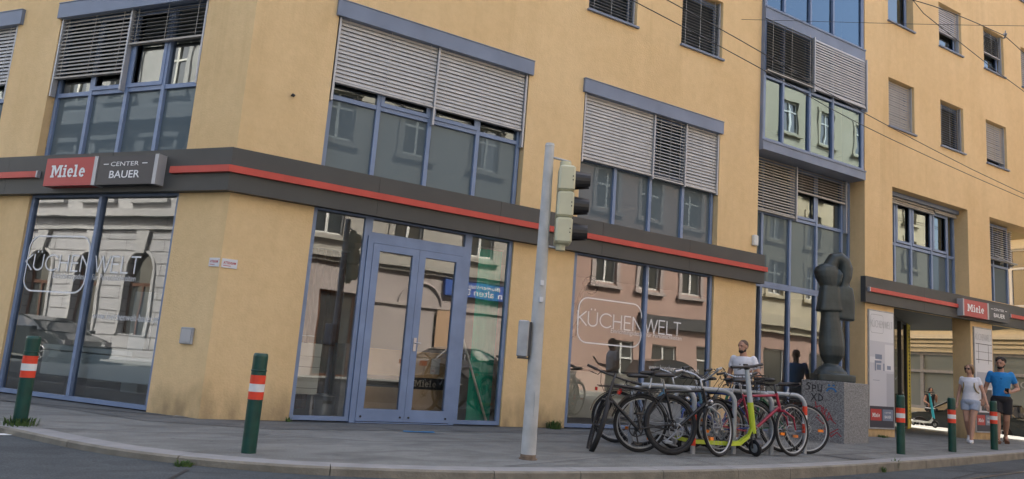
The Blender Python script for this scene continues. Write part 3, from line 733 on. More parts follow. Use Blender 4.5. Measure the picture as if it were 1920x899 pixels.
wd = window(CH, house, 0, 1.5, 3.3, 5.38, .0, (.75,), (4.3,), .06, 'glass_upper', 'spandrel', 4.3, 'ribbon_window')
blind(CH, wd, .02, 1.48, 5.3, 4.35, -.12, 35)
mb = MB(CH); mb.tube([(-1.4, .9, 4.42), (0, -.2, 4.42), (1.5, -.2, 4.42)], .018); mb.m = MAIN; mb.tube([(19.4, .16, 4.42), (20.95, .16, 4.42)], .018)
mb.m = Matrix.Identity(4); mb.build('guard_rail', 'galv', house)
mb = MB(); mb.poly([(21.83, 11.03, 3.3), (21.83, 26, 3.3), (21.83, 26, 5.4), (21.83, 11.03, 5.4)]); mb.build('side_wall', 'ochre', house)
# soffits over the passage and the open corner
mb = MB(); mb.box(15.29, 19.33, 9.52, 13.5, 2.80, 3.19); mb.build('soffit', 'fascia_dark', house)
mb = MB(); mb.box(19.33, 20.86, 9.52, 16, 2.80, 3.28); mb.build('soffit', 'fascia_dark', house)
mb = MB()
mb.loft([[(20.86, 9.56, z), (20.95, 9.56, z), (22.0, 10.9, z), (22.0, 26, z), (20.86, 26, z)] for z in (2.80, 3.29)], True, False)
mb.build('soffit', 'fascia_dark', house)
mb = MB(); mb.poly([(14.3, 9.52, 5.405), (XE, 9.52, 5.405), (XE, 26, 5.405), (14.3, 26, 5.405)]); mb.build('upper_soffit', 'ochre_plain', house)
# slanting entrance glass wall
EA = Vector((15.36, 9.95)); EB = Vector((19.72, 11.93)); el = (EB - EA).length
EF = frame(EA.x, EA.y, math.atan2(EB.y - EA.y, EB.x - EA.x))
window(EF, house, 0, el, .02, 2.80, .0, (el * .25, el * .5, el * .75), (), .05, 'glass', name='shop_window', mat='fascia_dark')
mb = MB(EF); mb.box(el + .002, el + .62, -.05, .0, .0, 2.80); ys = mb.build('yellow_panel', 'yellow_strip', house)
g = MB(EF)
for k in range(26): g.box(el + .25, el + .25 + random.uniform(.10, .2), -.056, -.051, .25 + k * .095, .25 + k * .095 + random.uniform(.02, .05))
g.box(el + .42, el + .45, -.056, -.051, .05, 2.75)
g.build('lettering', 'black', ys)
mb = MB(); mb.poly([(20.3, 12.2, -.5), (20.3, 26, -.5), (20.3, 26, 2.8), (20.3, 12.2, 2.8)]); mb.poly([(15.3, 13.4, 0), (20.3, 13.4, 0), (20.3, 13.4, 2.8), (15.3, 13.4, 2.8)]); mb.build('shop_side_wall', 'cream_plaster', house)

# the dark fascia with its red line
def fascia(F, a, b, z0=2.722, z1=3.262, name='fascia'):
    mb = MB(F); n = max(1, round((b - a) / 1.95))
    for k in range(n):
        x0, x1 = a + (b - a) * k / n, a + (b - a) * (k + 1) / n
        mb.box(x0 + (.004 if k else 0), x1, -.115, .0, z0, z1); mb.box(x0 + .001, x1 - .001, -.109, -.002, z0 + .003, z1 - .003)
    return mb.build(name, 'fascia_dark', house)
fascia(MAIN, 1.515, 11.06); fascia(LEFT, -14, .057, 2.724, 3.264); fascia(MAIN, 14.13, XE)
mb = MB(); mb.loft([[(1.57, 9.385, z), (1.4785, 9.4304, z), (1.45, 9.41, z), (1.5145, 9.385, z)] for z in (2.745, 3.29)], True, False)
def red(F, a, b, ends=True):
    mb = MB(F); mb.box(a, b, -.165, -.116, 2.945, 3.030); r_ = mb.build('red_line', 'red_strip', house)
    return r_
red(MAIN, 1.49, 11.09); red(LEFT, -.865, .081); red(LEFT, -14, -3.30); red(MAIN, 14.22, 17.53); red(MAIN, 19.88, XE)
for F_, x_ in ((LEFT, -3.297), (MAIN, 14.19), (MAIN, 19.85)):
    mb = MB(F_); mb.box(x_, x_ + .028, -.168, -.116, 2.94, 3.035); mb.build('end_cap', 'alu', house)
mb = MB(MAIN); mb.bbox(10.82, 10.94, -.07, -.0, 3.42, 3.62, .012); mb.build('junction_box', 'window_white', house)
mb = MB(MAIN); mb.cyl((2.15, -.06, 4.12), (2.15, 0, 4.12), .012, 8); mb.cyl((2.15, -.05, 4.12), (2.17, -.06, 4.10), .02, 8); mb.build('anchor_bolt', 'black', house)

# illuminated box signs
def sign_pair(F, u_a, u_m, u_b, z0, z1, la, lb, caps=(1, 1)):
    loc = F @ Vector((u_a, -.2, z0)); t = thing('shop_sign', la, 'sign', loc)
    mb = MB(F); mb.box(u_a, u_m - .075, -.25, -.117, z0, z1); mb.build('sign_face', 'sign_red', t)
    for a_, b_ in ([(u_m - .074, u_m - .012)] + ([(u_a - .05, u_a - .001)] if not caps[1] else [])):
        mb = MB(F); mb.box(a_, b_, -.255, -.117, z0 - .004, z1 + .004); mb.build('side_cap', 'alu', t)
    mb = MB(F); w = (u_m - u_a - .075); slab_word(mb, u_a + w * .13, -.2535, z0 + (z1 - z0) * .30, w * .74, (z1 - z0) * .44); mb.build('lettering', 'letter_white', t)
    loc = F @ Vector((u_m, -.2, z0)); t = thing('shop_sign', lb, 'sign', loc)
    mb = MB(F); mb.box(u_m + .0, u_b - .06, -.245, -.117, z0, z1); mb.build('sign_face', 'sign_dark', t)
    if caps[1]:
        mb = MB(F); mb.box(u_b - .059, u_b, -.25, -.117, z0 - .004, z1 + .004); mb.build('side_cap', 'alu', t)
    mb = MB(F); c = (u_m + u_b - .06) / 2; w = u_b - .06 - u_m; h = z1 - z0
    put_text(mb, 'CENTER', c - w * .27, -.248, z0 + h * .64, w * .5, h * .15); put_text(mb, 'BAUER', c - w * .27, -.248, z0 + h * .22, w * .54, h * .26, .012)
    mb.box(c - w * .4, c - w * .31, -.249, -.247, z0 + h * .70, z0 + h * .73); mb.box(c + w * .29, c + w * .38, -.249, -.247, z0 + h * .70, z0 + h * .73)
    mb.build('lettering', 'letter_white', t)
sign_pair(LEFT, -2.995, -2.02, -.985, 2.79, 3.17, 'red box sign with white slab lettering above left shop window', 'dark box sign with small white lettering beside the left red sign')
sign_pair(MAIN, 17.60, 18.68, 19.68, 2.775, 3.155, 'red box sign with white slab lettering above the walking woman', 'dark sign with small white lettering beside the right red sign', (1, 0))

# things fixed to the wall
def tmesh(mb, name, mat, label, cat, group=None): return tag(recenter(mb.build(name, mat)), label, cat, group)
t = thing('meter_box', 'small grey metal service hatch on ochre wall left of corner', 'box', LEFT @ Vector((-.3, 0, .85)))
mb = MB(LEFT); mb.bbox(-.44, -.24, -.03, 0, .85, 1.05, .008); mb.build('cover', 'galv', t)
mb = MB(LEFT); mb.box(-.415, -.265, -.036, -.0305, .875, 1.025); mb.build('door', 'alu', t)
def plate(F, u0, u1, z0, z1, lab):
    t = thing('notice_plate', lab, 'sign', F @ Vector((u0, 0, z0)))
    mb = MB(F); mb.box(u0, u1, -.012, 0, z0, z1); mb.build('plate', 'poster_white', t)
    mb = MB(F); w = u1 - u0
    put_text(mb, 'ATTENSAM', u0 + w * .1, -.014, z0 + .045, w * .8, .032, .015); mb.box(u0 + w * .1, u0 + w * .6, -.0145, -.013, z0 + .022, z0 + .028); mb.build('lettering', 'plate_red', t)
plate(LEFT, -.165, -.012, 1.80, 1.905, 'small white notice plate with red lettering just left of wall edge')
plate(MAIN, 1.585, 1.765, 1.795, 1.905, 'white notice plate with red lettering on main wall at the corner')

def poster(u0, u1, kind, lab):
    t = thing('poster_board', lab, 'poster', (u0, 9.47, .14)); F = MAIN; w = u1 - u0
    mb = MB(F); mb.box(u0, u1, -.03, 0, .16, 2.6); mb.build('frame', 'galv', t)
    def pn(mat, a, b, c, d, v=-.032): 
        m_ = MB(F); m_.poly([(u0 + a * w, v, c), (u0 + b * w, v, c), (u0 + b * w, v, d), (u0 + a * w, v, d)]); return m_.build('printed_panel', mat, t)
    pn('poster_white', .03, .97, .62, 2.57); pn('poster_navy', .03, .97, .19, .62)
    if kind == 0:
        pn('poster_mid', .03, .97, .62, 1.95, -.0335); pn('poster_white', .62, .97, 1.35, 1.9, -.035); pn('poster_grey', .68, .97, .62, 1.30, -.035); pn('poster_white', .03, .4, 1.5, 1.62, -.036)
        m_ = MB(F)
        for (a, b, c, d) in ((.22, .48, 1.50, 1.55), (.22, .27, 1.34, 1.5), (.3, .46, 1.36, 1.47), (.24, .5, 1.58, 1.68), (.55, .6, 1.35, 1.5), (.7, .85, 1.38, 1.46), (.15, .4, 1.14, 1.15)): m_.box(u0 + a * w, u0 + b * w, -.037, -.036, c, d)
        m_.build('printed_picture', 'slate_metal', t)
    else:
        m_ = MB(F)
        for (a, b, c, d) in ((.06, .95, 2.2, 2.215), (.06, .95, 1.83, 1.845), (.2, .215, 1.75, 2.2), (.75, .765, 1.75, 2.2), (.06, .95, 2.02, 2.028)): m_.box(u0 + a * w, u0 + b * w, -.037, -.036, c, d)
        m_.build('printed_picture', 'sign_dark', t); pn('poster_grey', .1, .9, 1.2, 1.55, -.034); pn('sign_dark', .3, .9, .66, 1.15, -.0345)
    m_ = MB(F); m_.box(u0 + .06 * w, u0 + .48 * w, -.034, -.033, .33, .56); m_.build('logo_field', 'sign_red', t)
    m_ = MB(F); m_.box(u0 + .52 * w, u0 + .93 * w, -.034, -.033, .33, .56); m_.build('logo_field', 'shorts_denim' if 0 else 'slate_metal', t)
    m_ = MB(F); slab_word(m_, u0 + .12 * w, -.0355, .40, .3 * w, .08); put_text(m_, 'CENTER', u0 + .6 * w, -.0355, .48, .25 * w, .03); put_text(m_, 'BAUER', u0 + .6 * w, -.0355, .38, .25 * w, .055, .01)
    m_.build('lettering', 'letter_white', t)
    m_ = MB(F); thin_word(m_, 'KÜCHENWELT', u0 + .07 * w, -.036, 2.24 if kind == 0 else 2.3, .85 * w, .14, .009)
    pts = []
    for (cx, cz, a) in ((u0 + .5 * w, 2.45, 0), (u0 + .12 * w, 2.45, 90), (u0 + .12 * w, 2.17, 180), (u0 + .5 * w, 2.17, 270)): pts += arcp(cx, cz, .05, .05, a, a + 90, 4)
    if kind == 0: stroke(m_, pts, .008, -.036, True)
    m_.build('outline_lettering', 'galv', t)
poster(14.36, 15.24, 0, 'tall kitchen poster on pier directly behind the granite plinth')
poster(18.42, 19.22, 1, 'tall showroom poster on corner pillar behind the walking man and woman')

# ------------------------------------------------------------------ houses over the street (the shop windows mirror them)
def plain_window(F, house_, a, b, z0, z1, mat='window_white', cross=True, surround=None, hood=None, v=.14):
    mb = MB(F); f = .07
    mb.box(a, a + f, v - .05, v + .02, z0, z1); mb.box(b - f, b, v - .05, v + .02, z0, z1); mb.box(a + f, b - f, v - .05, v + .02, z0, z0 + f); mb.box(a + f, b - f, v - .05, v + .02, z1 - f, z1)
    if cross:
        c = (a + b) / 2; mb.box(c - .05, c + .05, v - .06, v + .02, z0 + f, z1 - f); h = z0 + (z1 - z0) * .66; mb.box(a + f, b - f, v - .058, v + .02, h - .04, h + .04)
    w = mb.build('window', mat, house_)
    g = MB(F); g.poly([(a, v, z0), (b, v, z0), (b, v, z1), (a, v, z1)]); g.build('pane', 'far_glass', w)
    if surround:
        s = MB(F); e = .2
        s.box(a - e, a - .002, -.06, 0, z0 - .1, z1 + e); s.box(b + .002, b + e, -.06, 0, z0 - .1, z1 + e); s.box(a - .002, b + .002, -.06, 0, z1 + .002, z1 + e)
        s.box(a - e - .08, b + e + .08, -.16, 0, z0 - .22, z0 - .08)
        if hood: s.box(a - e - .12, b + e + .12, -.3, 0, z1 + e + .18, z1 + e + .34); s.box(a - e, b + e, -.1, 0, z1 + e, z1 + e + .18); s.box(a - e - .02, a - e + .14, -.22, 0, z1 + e - .25, z1 + e + .18); s.box(b + e - .14, b + e + .02, -.22, 0, z1 + e - .25, z1 + e + .18)
        s.build('surround', surround, w)
    return w
def town_house(name, F, u0, u1, mat, height, rows, label, trim, ground=None, groundmat=None, bands=(), pitch=3.0, ww=1.15, hood=(), depth=11, first=1.0):
    t = thing(name, label, 'building', F @ Vector(((u0 + u1) / 2, 0, 0)))
    cols = []; u = u0 + first
    while u + ww < u1 - .4: cols.append(u); u += pitch
    zg = bands[0][0] if bands else 0
    ops = [(c, c + ww, a, b, .16) for c in cols for (a, b) in rows]
    gops = ground or []
    mb = MB(F)
    if groundmat: wall(mb, u0, u1, zg, height, ops)
    else: wall(mb, u0, u1, -.6, height, ops + [g[:5] for g in gops])
    mb.poly([(u0, 0, -.6), (u0, depth, -.6), (u0, depth, height), (u0, 0, height)]); mb.poly([(u1, 0, -.6), (u1, depth, -.6), (u1, depth, height), (u1, 0, height)]); mb.poly([(u0, depth, -.6), (u1, depth, -.6), (u1, depth, height), (u0, depth, height)])
    mb.build('wall', mat, t)
    if groundmat: mb = MB(F); wall(mb, u0, u1, -.6, zg, [g[:5] for g in gops]); mb.build('ground_wall', groundmat, t)
    for g in gops: plain_window(F, t, g[0] + .01, g[1] - .01, g[2], g[3], g[5] if len(g) > 5 else 'window_white', cross=(g[3] - g[2]) < 2.6)
    for c in cols:
        for k, (a, b) in enumerate(rows): plain_window(F, t, c + .01, c + ww - .01, a, b, 'window_white', True, trim, k in hood)
    mb = MB(F)
    for (z0, z1, d) in bands:
        mb.box(u0, u1, -d, 0, z0, z1); mb.box(u0, u1, -d * .55, 0, z0 - (z1 - z0) * .6, z0 - .002)
    mb.box(u0, u1, -.5, 0, height - .3, height); mb.box(u0, u1, -.3, 0, height - .6, height - .302)
    mb.build('cornice', trim, t)
    mb = MB(F); mb.poly([(u0, -.45, height + .002), (u1, -.45, height + .002), (u1, depth / 2, height + 3), (u0, depth / 2, height + 3)]); mb.poly([(u0, depth, height), (u1, depth, height), (u1, depth / 2, height + 3), (u0, depth / 2, height + 3)])
    mb.poly([(u0, -.4, height), (u0, depth, height), (u0, depth / 2, height + 3)]); mb.poly([(u1, -.4, height), (u1, depth, height), (u1, depth / 2, height + 3)])
    rf = mb.build('roof', 'roof_tile', t)
    mb = MB(F)
    for q in (.25, .7): x = u0 + (u1 - u0) * q; mb.box(x, x + 1.1, 2.6, 3.5, height + 1, height + 4.2); mb.box(x - .08, x + 1.18, 2.52, 3.58, height + 4.2, height + 4.35)
    mb.build('chimney', mat, rf)
    return t
U = lambda x: 40 - x
beige = town_house('town_house', OPP, U(18.7), U(-4), 'beige_plaster', 18.5, [(5.0, 6.6), (8.6, 10.4), (12.2, 13.9), (15.2, 16.6)],
    'beige town house mirrored in showroom glass, hooded windows over rose ground floor', 'beige_plaster',
    [(U(9.1), U(7.75), .0, 3.0, .2, 'curtain_brown'), (U(13.6), U(12.2), 1.0, 2.6, .2), (U(17.6), U(15.9), .4, 2.9, .2), (U(5.6), U(4.2), .9, 2.9, .2), (U(1.6), U(.2), .9, 2.9, .2)], 'rose_plaster', [(4.15, 4.4, .22)], 3.15, 1.2, (0, 1, 2), first=.9)
mb = MB(OPP)
for k in (0,): 
    cx = U(11.6); mb.torus((cx, -.03, 2.8), (0, 1, 0), .85, .05, 24, 6, 0, PI); 
mb.box(U(15.4), U(9.6), -.08, 0, 2.75, 2.85); mb.build('arch_moulding', 'rose_plaster', beige)
t = thing('street_sign_board', 'blue lettered shop board over the street, mirrored in right door glass', 'sign', OPP @ Vector((U(14.1), -.1, 3.3)))
mb = MB(OPP); mb.box(U(15.9), U(12.5), -.18, 0, 3.33, 3.93); mb.build('board', 'sign_blue', t)
mb = MB(OPP); put_text(mb, 'Blumenstube', U(15.0), -.19, 3.70, 1.6, .16); put_text(mb, 'zum alten Eck', U(15.7), -.19, 3.42, 2.7, .24); mb.build('lettering', 'letter_white', t)
mb = MB(OPP); mb.box(U(13.1), U(12.3), -.05, -.01, 1.1, 2.75); tmesh(mb, 'wall_poster', 'orange_poster', 'faded orange poster over the street, mirrored in right door leaf', 'poster')
pink = town_house('town_house', OPP, U(29.8), U(18.72), 'pink_plaster', 17.5, [(4.75, 6.5), (8.1, 9.85), (11.4, 13.1), (14.4, 15.9)],
    'pink town house mirrored in right shop window, dark shop board on it', 'rose_plaster',
    [(U(22.3), U(20.9), .0, 2.3, .2), (U(24.9), U(23.3), .0, 2.25, .2), (U(28.6), U(26.2), .5, 2.4, .2)], None, [(7.2, 7.4, .15)], 2.6, 1.25, (), first=.95)
mb = MB(OPP); mb.box(U(27.2), U(22.4), -.2, 0, 3.05, 3.62); t = tag(recenter(mb.build('street_sign_board', 'awning_dark')), 'dark shop board on the pink house, mirrored in right shop window', 'sign')
cream = town_house('town_house', OPP, U(47), U(29.82), 'cream_plaster', 18.3, [(5.6, 7.4), (8.6, 10.4), (11.5, 13.3), (14.4, 16.2)],
    'cream town house with pink ground floor, mirrored beside the statue', 'cream_plaster',
    [(U(33.2), U(31.6), .0, 2.7, .2), (U(36.6), U(35.2), .0, 2.7, .2), (U(40.6), U(38.8), .0, 2.7, .2)], 'pink_plaster', [(3.9, 4.5, .4)], 3.1, 1.25, (), first=1.6)
# rusticated house opposite the left front, with round arches
t = thing('arcaded_house', 'grey white house with banded stone arches, mirrored in left shop window', 'building', SIDE @ Vector((16, 0, 0)))
mb = MB(SIDE); cs = [5.0 + 2.49 * k for k in range(9)]; hw = .62
wall(mb, 4, 28, -.3, 5.0, [(c - hw, c + hw, .9, 3.74, .35) for c in cs])
for c in cs: arch_fill(mb, c - hw, c + hw, 3.12, 3.74, 0, .35)
mb.build('arcade_wall', 'rusticated', t)
for c in cs:
    g = MB(SIDE); g.box(c - hw + .0, c - hw + .09, .2, .28, .9, 3.14); g.box(c + hw - .09, c + hw, .2, .28, .9, 3.14); g.box(c - hw + .09, c + hw - .09, .2, .28, 2.55, 2.66); g.box(c - .04, c + .04, .2, .28, .9, 2.55)
    w = g.build('arched_window', 'curtain_brown', t)
    g = MB(SIDE); g.poly([(c - hw, .25, .9), (c + hw, .25, .9), (c + hw, .25, 3.74), (c - hw, .25, 3.74)]); g.build('pane', 'far_glass', w)
    g = MB(SIDE); g.torus((c, -.01, 3.12), (0, 1, 0), hw + .07, .06, 24, 6, 0, PI); g.box(c - hw - .13, c - hw - .01, -.06, .0, .9, 3.12); g.box(c + hw + .01, c + hw + .13, -.06, 0, .9, 3.12)
    g.prism([(c - .16, 3.72), (c + .16, 3.72), (c + .3, 4.5), (c - .3, 4.5)], -.14, 0); g.build('surround', 'white_plaster', w)
mb = MB(SIDE); wall(mb, 4, 28, 5.0, 15.5, [(c - .6, c + .6, a, b, .2) for c in cs for a, b in ((5.75, 7.5), (9.6, 11.6), (12.6, 14))])
mb.poly([(4, 0, -.3), (4, 12, -.3), (4, 12, 15.5), (4, 0, 15.5)]); mb.poly([(28, 0, -.3), (28, 12, -.3), (28, 12, 15.5), (28, 0, 15.5)]); mb.poly([(4, 0, 15.5), (28, 0, 15.5), (28, 12, 15.5), (4, 12, 15.5)]); mb.build('wall', 'white_plaster', t)
for c in cs:
    for a, b in ((5.75, 7.5), (9.6, 11.6), (12.6, 14)): plain_window(SIDE, t, c - .6, c + .6, a, b, 'window_white', True, 'white_plaster', True)
mb = MB(SIDE)
for z, h, d in ((4.55, .12, .1), (5.0, .28, .28), (8.5, .45, .5), (9.0, .15, .25), (15.2, .5, .7)): mb.box(4, 28, -d, 0, z, z + h)
mb.build('cornice', 'white_plaster', t)

# house across the right side street
t = thing('cream_house', 'cream moulded house across side street behind the dark parked car', 'building', (32, 15, -.5))
mb = MB(FAR); fops = [(9.0, 13.6, .35, 2.75, .25), (14.1, 18.7, .35, 2.75, .25), (4.2, 8.4, .35, 2.75, .25), (19.3, 23.6, .35, 2.75, .25)]
uw = [5.2, 8.2, 11.2, 14.1, 17.3, 20.3, 23.3]
wall(mb, -10, 26, -.6, 16, fops + [(c, c + 1.7, z, z + 2.3, .2) for c in uw for z in (4.6, 8.4, 12.2)])
mb.poly([(26, 0, -.6), (26, 12, -.6), (26, 12, 16), (26, 0, 16)]); mb.poly([(-10, 0, 16), (26, 0, 16), (26, 12, 16), (-10, 12, 16)])
mb.build('wall', 'far_plaster', t)
mb = MB(FAR)
for z, h, d in ((2.95, .12, .1), (3.12, .1, .16), (3.3, .16, .26), (3.75, .1, .1), (7.5, .3, .3), (15.4, .6, .7), (.18, .14, .1)): mb.box(-10, 26, -d, 0, z, z + h)
mb.build('cornice', 'far_plaster', t)
for (a, b, c, d, _) in fops:
    g = MB(FAR); m_ = (a + b) / 2
    for x in (a, m_ - .08, b - .14): g.box(x, x + .14, .12, .24, c, d)
    g.box(a, b, .1, .24, 1.88, 2.0); g.box(a, b, .1, .24, c, c + .12); g.box(a, b, .1, .24, d - .12, d)
    w = g.build('shop_window', 'kerb_top', t)
    g = MB(FAR); g.poly([(a, .2, c), (b, .2, c), (b, .2, d), (a, .2, d)]); g.build('pane', 'far_shop_glass', w)
    if a == 14.1:
        g = MB(FAR); put_text(g, 'VINOCE A DRITTI', a + .3, .09, 1.45, 3.6, .26); g.build('lettering', 'galv', w)
    g = MB(FAR); g.box(a + .4, a + 1.2, .6, .7, 2.45, 2.5); g.box(m_ + .4, m_ + 1.4, .6, .7, 2.35, 2.4); g.build('ceiling_lamp', 'letter_white', w)
for c in uw:
    for z in (4.6, 8.4, 12.2): plain_window(FAR, t, c, c + 1.7, z, z + 2.3, 'window_white', True)

# ------------------------------------------------------------------ cars
def car(label, loc, rz, paint, L=4.3, H=1.45, group=None):
    t = thing('parked_car', label, 'car', loc, rz, group)
    W = .88
    prof = [(-L / 2, .42), (-L / 2 + .02, .78), (-L / 2 + .12, .93), (-L * .33, 1.02), (-L * .30, 1.04), (L * .17, .98), (L * .34, .90), (L * .46, .74), (L / 2, .58), (L / 2, .36), (L / 2 - .1, .22), (-L / 2 + .1, .24)]
    def body(prof, ws, bulge=.0):
        rings = []
        for y, s_, in ws:
            rings.append([(x * s_, y, .3 + (z - .3) * (1 - .04 * (1 - s_) * 10) if z > .3 else z) for x, z in prof])
        return rings
    mb = MB(); mb.loft(body(prof, [(-W, .965), (-W * .93, .99), (-W * .5, 1), (W * .5, 1), (W * .93, .99), (W, .965)]), True, False)
    # dark wheel arches are cut by setting wheels proud in black arch liners
    mb.build('body', paint, t, True)
    gp = [(-L * .40, 1.0), (-L * .30, H - .08), (-L * .18, H), (L * .02, H - .02), (L * .12, H - .14), (L * .27, .95), (0, .9)]
    mb = MB(); rings = []
    for y, s_, dz in ((-W * .93, 1, 0), (-W * .76, .96, 1), (W * .76, .96, 1), (W * .93, 1, 0)):
        rings.append([(x * (s_ if dz else 1), y, z if dz else 1.0 + (z - 1.0) * .12 if z > 1 else z) for x, z in gp])
    mb.loft(rings, True, False); gh = mb.build('cabin_glass', 'car_glass', t, True)
    mb = MB(); rp = [(-L * .31, H - .09), (-L * .18, H + .012), (L * .02, H - .005), (L * .125, H - .13), (L * .1, H - .15), (0, H - .06), (-L * .18, H - .05), (-L * .29, H - .12)]
    mb.loft([[(x * .97, y, z) for x, z in rp] for y in (-W * .78, W * .78)], True, False)
    for s_ in (-1, 1):
        for a, b in (((-L * .38, .99), (-L * .28, H - .1)), ((-L * .12, .99), (-L * .10, H - .04)), ((L * .265, .95), (L * .11, H - .13))):
            mb.tube([(a[0], s_ * W * .935, a[1]), (b[0], s_ * W * .775, b[1])], .028, 6)
    mb.build('roof', paint, t, True)
    for x in (-L * .305, L * .31):
        for s_ in (-1, 1):
            y = s_ * (W - .05)
            mb = MB(); mb.cyl((x, s_ * (W - .1), .36), (x, s_ * (W + .003), .36), .365, 28); mb.build('wheel_well', 'black', t, True)
            mb = MB(); mb.torus((x, y, .33), (0, 1, 0), .245, .085, 28, 8); ty = mb.build('wheel', 'rubber', t, True)
            mb = MB(); mb.torus((x, y + s_ * .07, .33), (0, 1, 0), .20, .022, 24, 6); mb.cyl((x, y + s_ * .0, .33), (x, y + s_ * .09, .33), .05, 12)
            for k in range(5):
                a = 2 * PI * k / 5 + .3; mb.tube([(x + .04 * math.cos(a), y + s_ * .08, .33 + .04 * math.sin(a)), (x + .2 * math.cos(a), y + s_ * .075, .33 + .2 * math.sin(a))], [.03, .02], 6)
            mb.build('rim', 'bike_silver', ty, True)
            mb = MB(); mb.torus((x, s_ * (W - .005), .35), (0, 1, 0), .345, .025, 24, 6, -.1, PI + .1); mb.build('wheel_arch', 'black', t, True)
    for s_ in (-1, 1):
        mb = MB(); mb.box(-L / 2 - .004, -L / 2 + .16, s_ * W * .9 - .13, s_ * W * .9 + .09 * (1), .72, .88); mb.build('tail_light', 'red_reflector', t, True)
        mb = MB(); mb.box(L * .44, L / 2 - .05, s_ * W * .78 - .12, s_ * W * .78 + .12, .6, .74); mb.build('headlight', 'chrome', t, True)
        mb = MB(); mb.bbox(L * .16, L * .25, s_ * (W + .1) - .09, s_ * (W + .1) + .09, .96, 1.08, .02); mb.build('mirror', paint, t, True)
    mb = MB(); mb.box(-L / 2 - .012, -L / 2 + .01, -.26, .26, .5, .61); mb.build('number_plate', 'white_paint', t, True)
    return t
car('dark grey parked car seen beyond the passage with red tail light', (29.4, 15.25, -.62), PI / 2, 'car_dark', 4.7, 1.5)
car('silver car parked over the street, mirrored in the door glass', (12.2, -3.9, -.12), 0, 'car_silver', 4.2, 1.42)
car('dark van-like car parked over the street, mirrored in right window', (21.5, -3.9, -.12), 0, 'car_dark', 4.4, 1.62)
q = SIDE @ Vector((15.3, -3.0, 0)); car('dark car in side street, mirrored low in left shop window', (q.x, q.y, -.12), math.atan2(.79616, -.60509) + PI, 'car_dark', 4.4, 1.4)
q = SIDE @ Vector((20.6, -3.0, 0)); car('silver car in side street, mirrored behind the kitchen island', (q.x, q.y, -.12), math.atan2(.79616, -.60509) + PI, 'car_silver', 4.3, 1.45)

# ------------------------------------------------------------------ things in the showroom
t = thing('kitchen_island', 'long pale kitchen island with tall tap inside left shop window', 'kitchen island', LEFT @ Vector((-1.9, 1.2, .0)))
mb = MB(LEFT)
mb.bbox(-3.1, -1.05, .25, 1.05, .30, .62, .006); mb.bbox(-3.1, -1.45, .23, 1.07, .635, .70, .004); mb.build('cabinet', 'shop_white', t)
mb = MB(LEFT); mb.box(-2.9, -2.86, .5, .8, .01, .3); mb.box(-1.4, -1.36, .5, .8, .01, .3); mb.build('leg', 'chrome', t)
mb = MB(LEFT); mb.tube([(-2.35, 1.3, .7), (-2.35, 1.3, 1.02)] + [(-2.35 + .11 - .11 * math.cos(a), 1.3, 1.02 + .13 * math.sin(a)) for a in (0.4, .9, 1.57, 2.2, 2.8)] + [(-2.13, 1.3, .88)], .014); mb.build('tap', 'chrome', t)
mb = MB(LEFT); mb.bbox(-3.45, -3.1, 1.9, 2.4, .01, 1.6, .01); tmesh(mb, 'tall_cabinet', 'shop_white', 'tall pale cabinet standing deep behind left shop window', 'cabinet')
mb = MB(LEFT); mb.bbox(-1.0, -.55, .6, 1.1, .01, .98, .01); tmesh(mb, 'display_cabinet', 'shop_white', 'low pale display cabinet inside left window beside ochre wall', 'cabinet')
t = thing('appliance_carton', 'brown cardboard carton with black band standing behind right door leaf', 'box', (4.6, 9.9, 0.012))
mb = MB(Matrix.Translation((-.22, -.42, 0))); mb.bbox(4.52, 5.12, 10.25, 10.85, .012, .98, .008); mb.build('carton', 'cardboard', t)
mb = MB(Matrix.Translation((-.22, -.42, 0))); mb.box(4.515, 5.125, 10.243, 10.249, .46, .62); mb.build('band', 'black', t)
mb = MB(Matrix.Translation((-.22, -.42, 0))); slab_word(mb, 4.62, 10.2415, .495, .36, .09); mb.build('lettering', 'slat_warm', t)
mb = MB(Matrix.Translation((-.22, -.42, 0))); mb.box(4.86, 5.0, 10.242, 10.249, .68, .9); mb.build('shipping_label', 'poster_white', t)
t = thing('appliance_carton', 'darker cardboard carton behind the left door leaf', 'box', (3.95, 10.1, 0.012))
mb = MB(Matrix.Translation((-.22, -.42, 0))); mb.bbox(3.95, 4.48, 10.35, 10.95, .012, .98, .008); mb.build('carton', 'cardboard', t)
mb = MB(Matrix.Translation((-.22, -.42, 0))); mb.box(3.945, 4.485, 10.343, 10.349, .46, .62); mb.build('band', 'black', t)
t = thing('drawer_cabinet', 'narrow pale drawer cabinet inside glass left of the door', 'cabinet', (2.95, 10.3, 0.012))
mb = MB(); mb.bbox(2.78, 3.12, 10.1, 10.5, .3, .98, .006); mb.build('cabinet', 'shop_white', t)
mb = MB(); [mb.box(2.77, 3.13, 10.09, 10.098, .38 + k * .14, .385 + k * .14) for k in range(4)]; mb.build('drawer_gap', 'black', t)
mb = MB(); mb.tube([(2.8, 10.3, .98), (2.8, 10.3, 1.08), (3.1, 10.3, 1.08), (3.1, 10.3, .98)], .01); [mb.box(x, x + .03, 10.2, 10.4, .012, .3) for x in (2.8, 3.08)]; mb.build('handle', 'chrome', t)
t = thing('waste_bin', 'round grey waste bin inside the glass left of door', 'bin', (3.22, 10.25, .012))
mb = MB(); mb.loft([[(3.25 + r_ * math.cos(a), 10.15 + r_ * math.sin(a), z) for a in (2 * PI * k / 20 for k in range(20))] for z, r_ in ((.012, .12), (.30, .15), (.30, .14), (.05, .11))], False); mb.build('bin_body', 'bin_grey', t)
mb = MB(); mb.torus((3.25, 10.15, .30), (0, 0, 1), .15, .012, 20, 6); mb.build('rim', 'chrome', t)
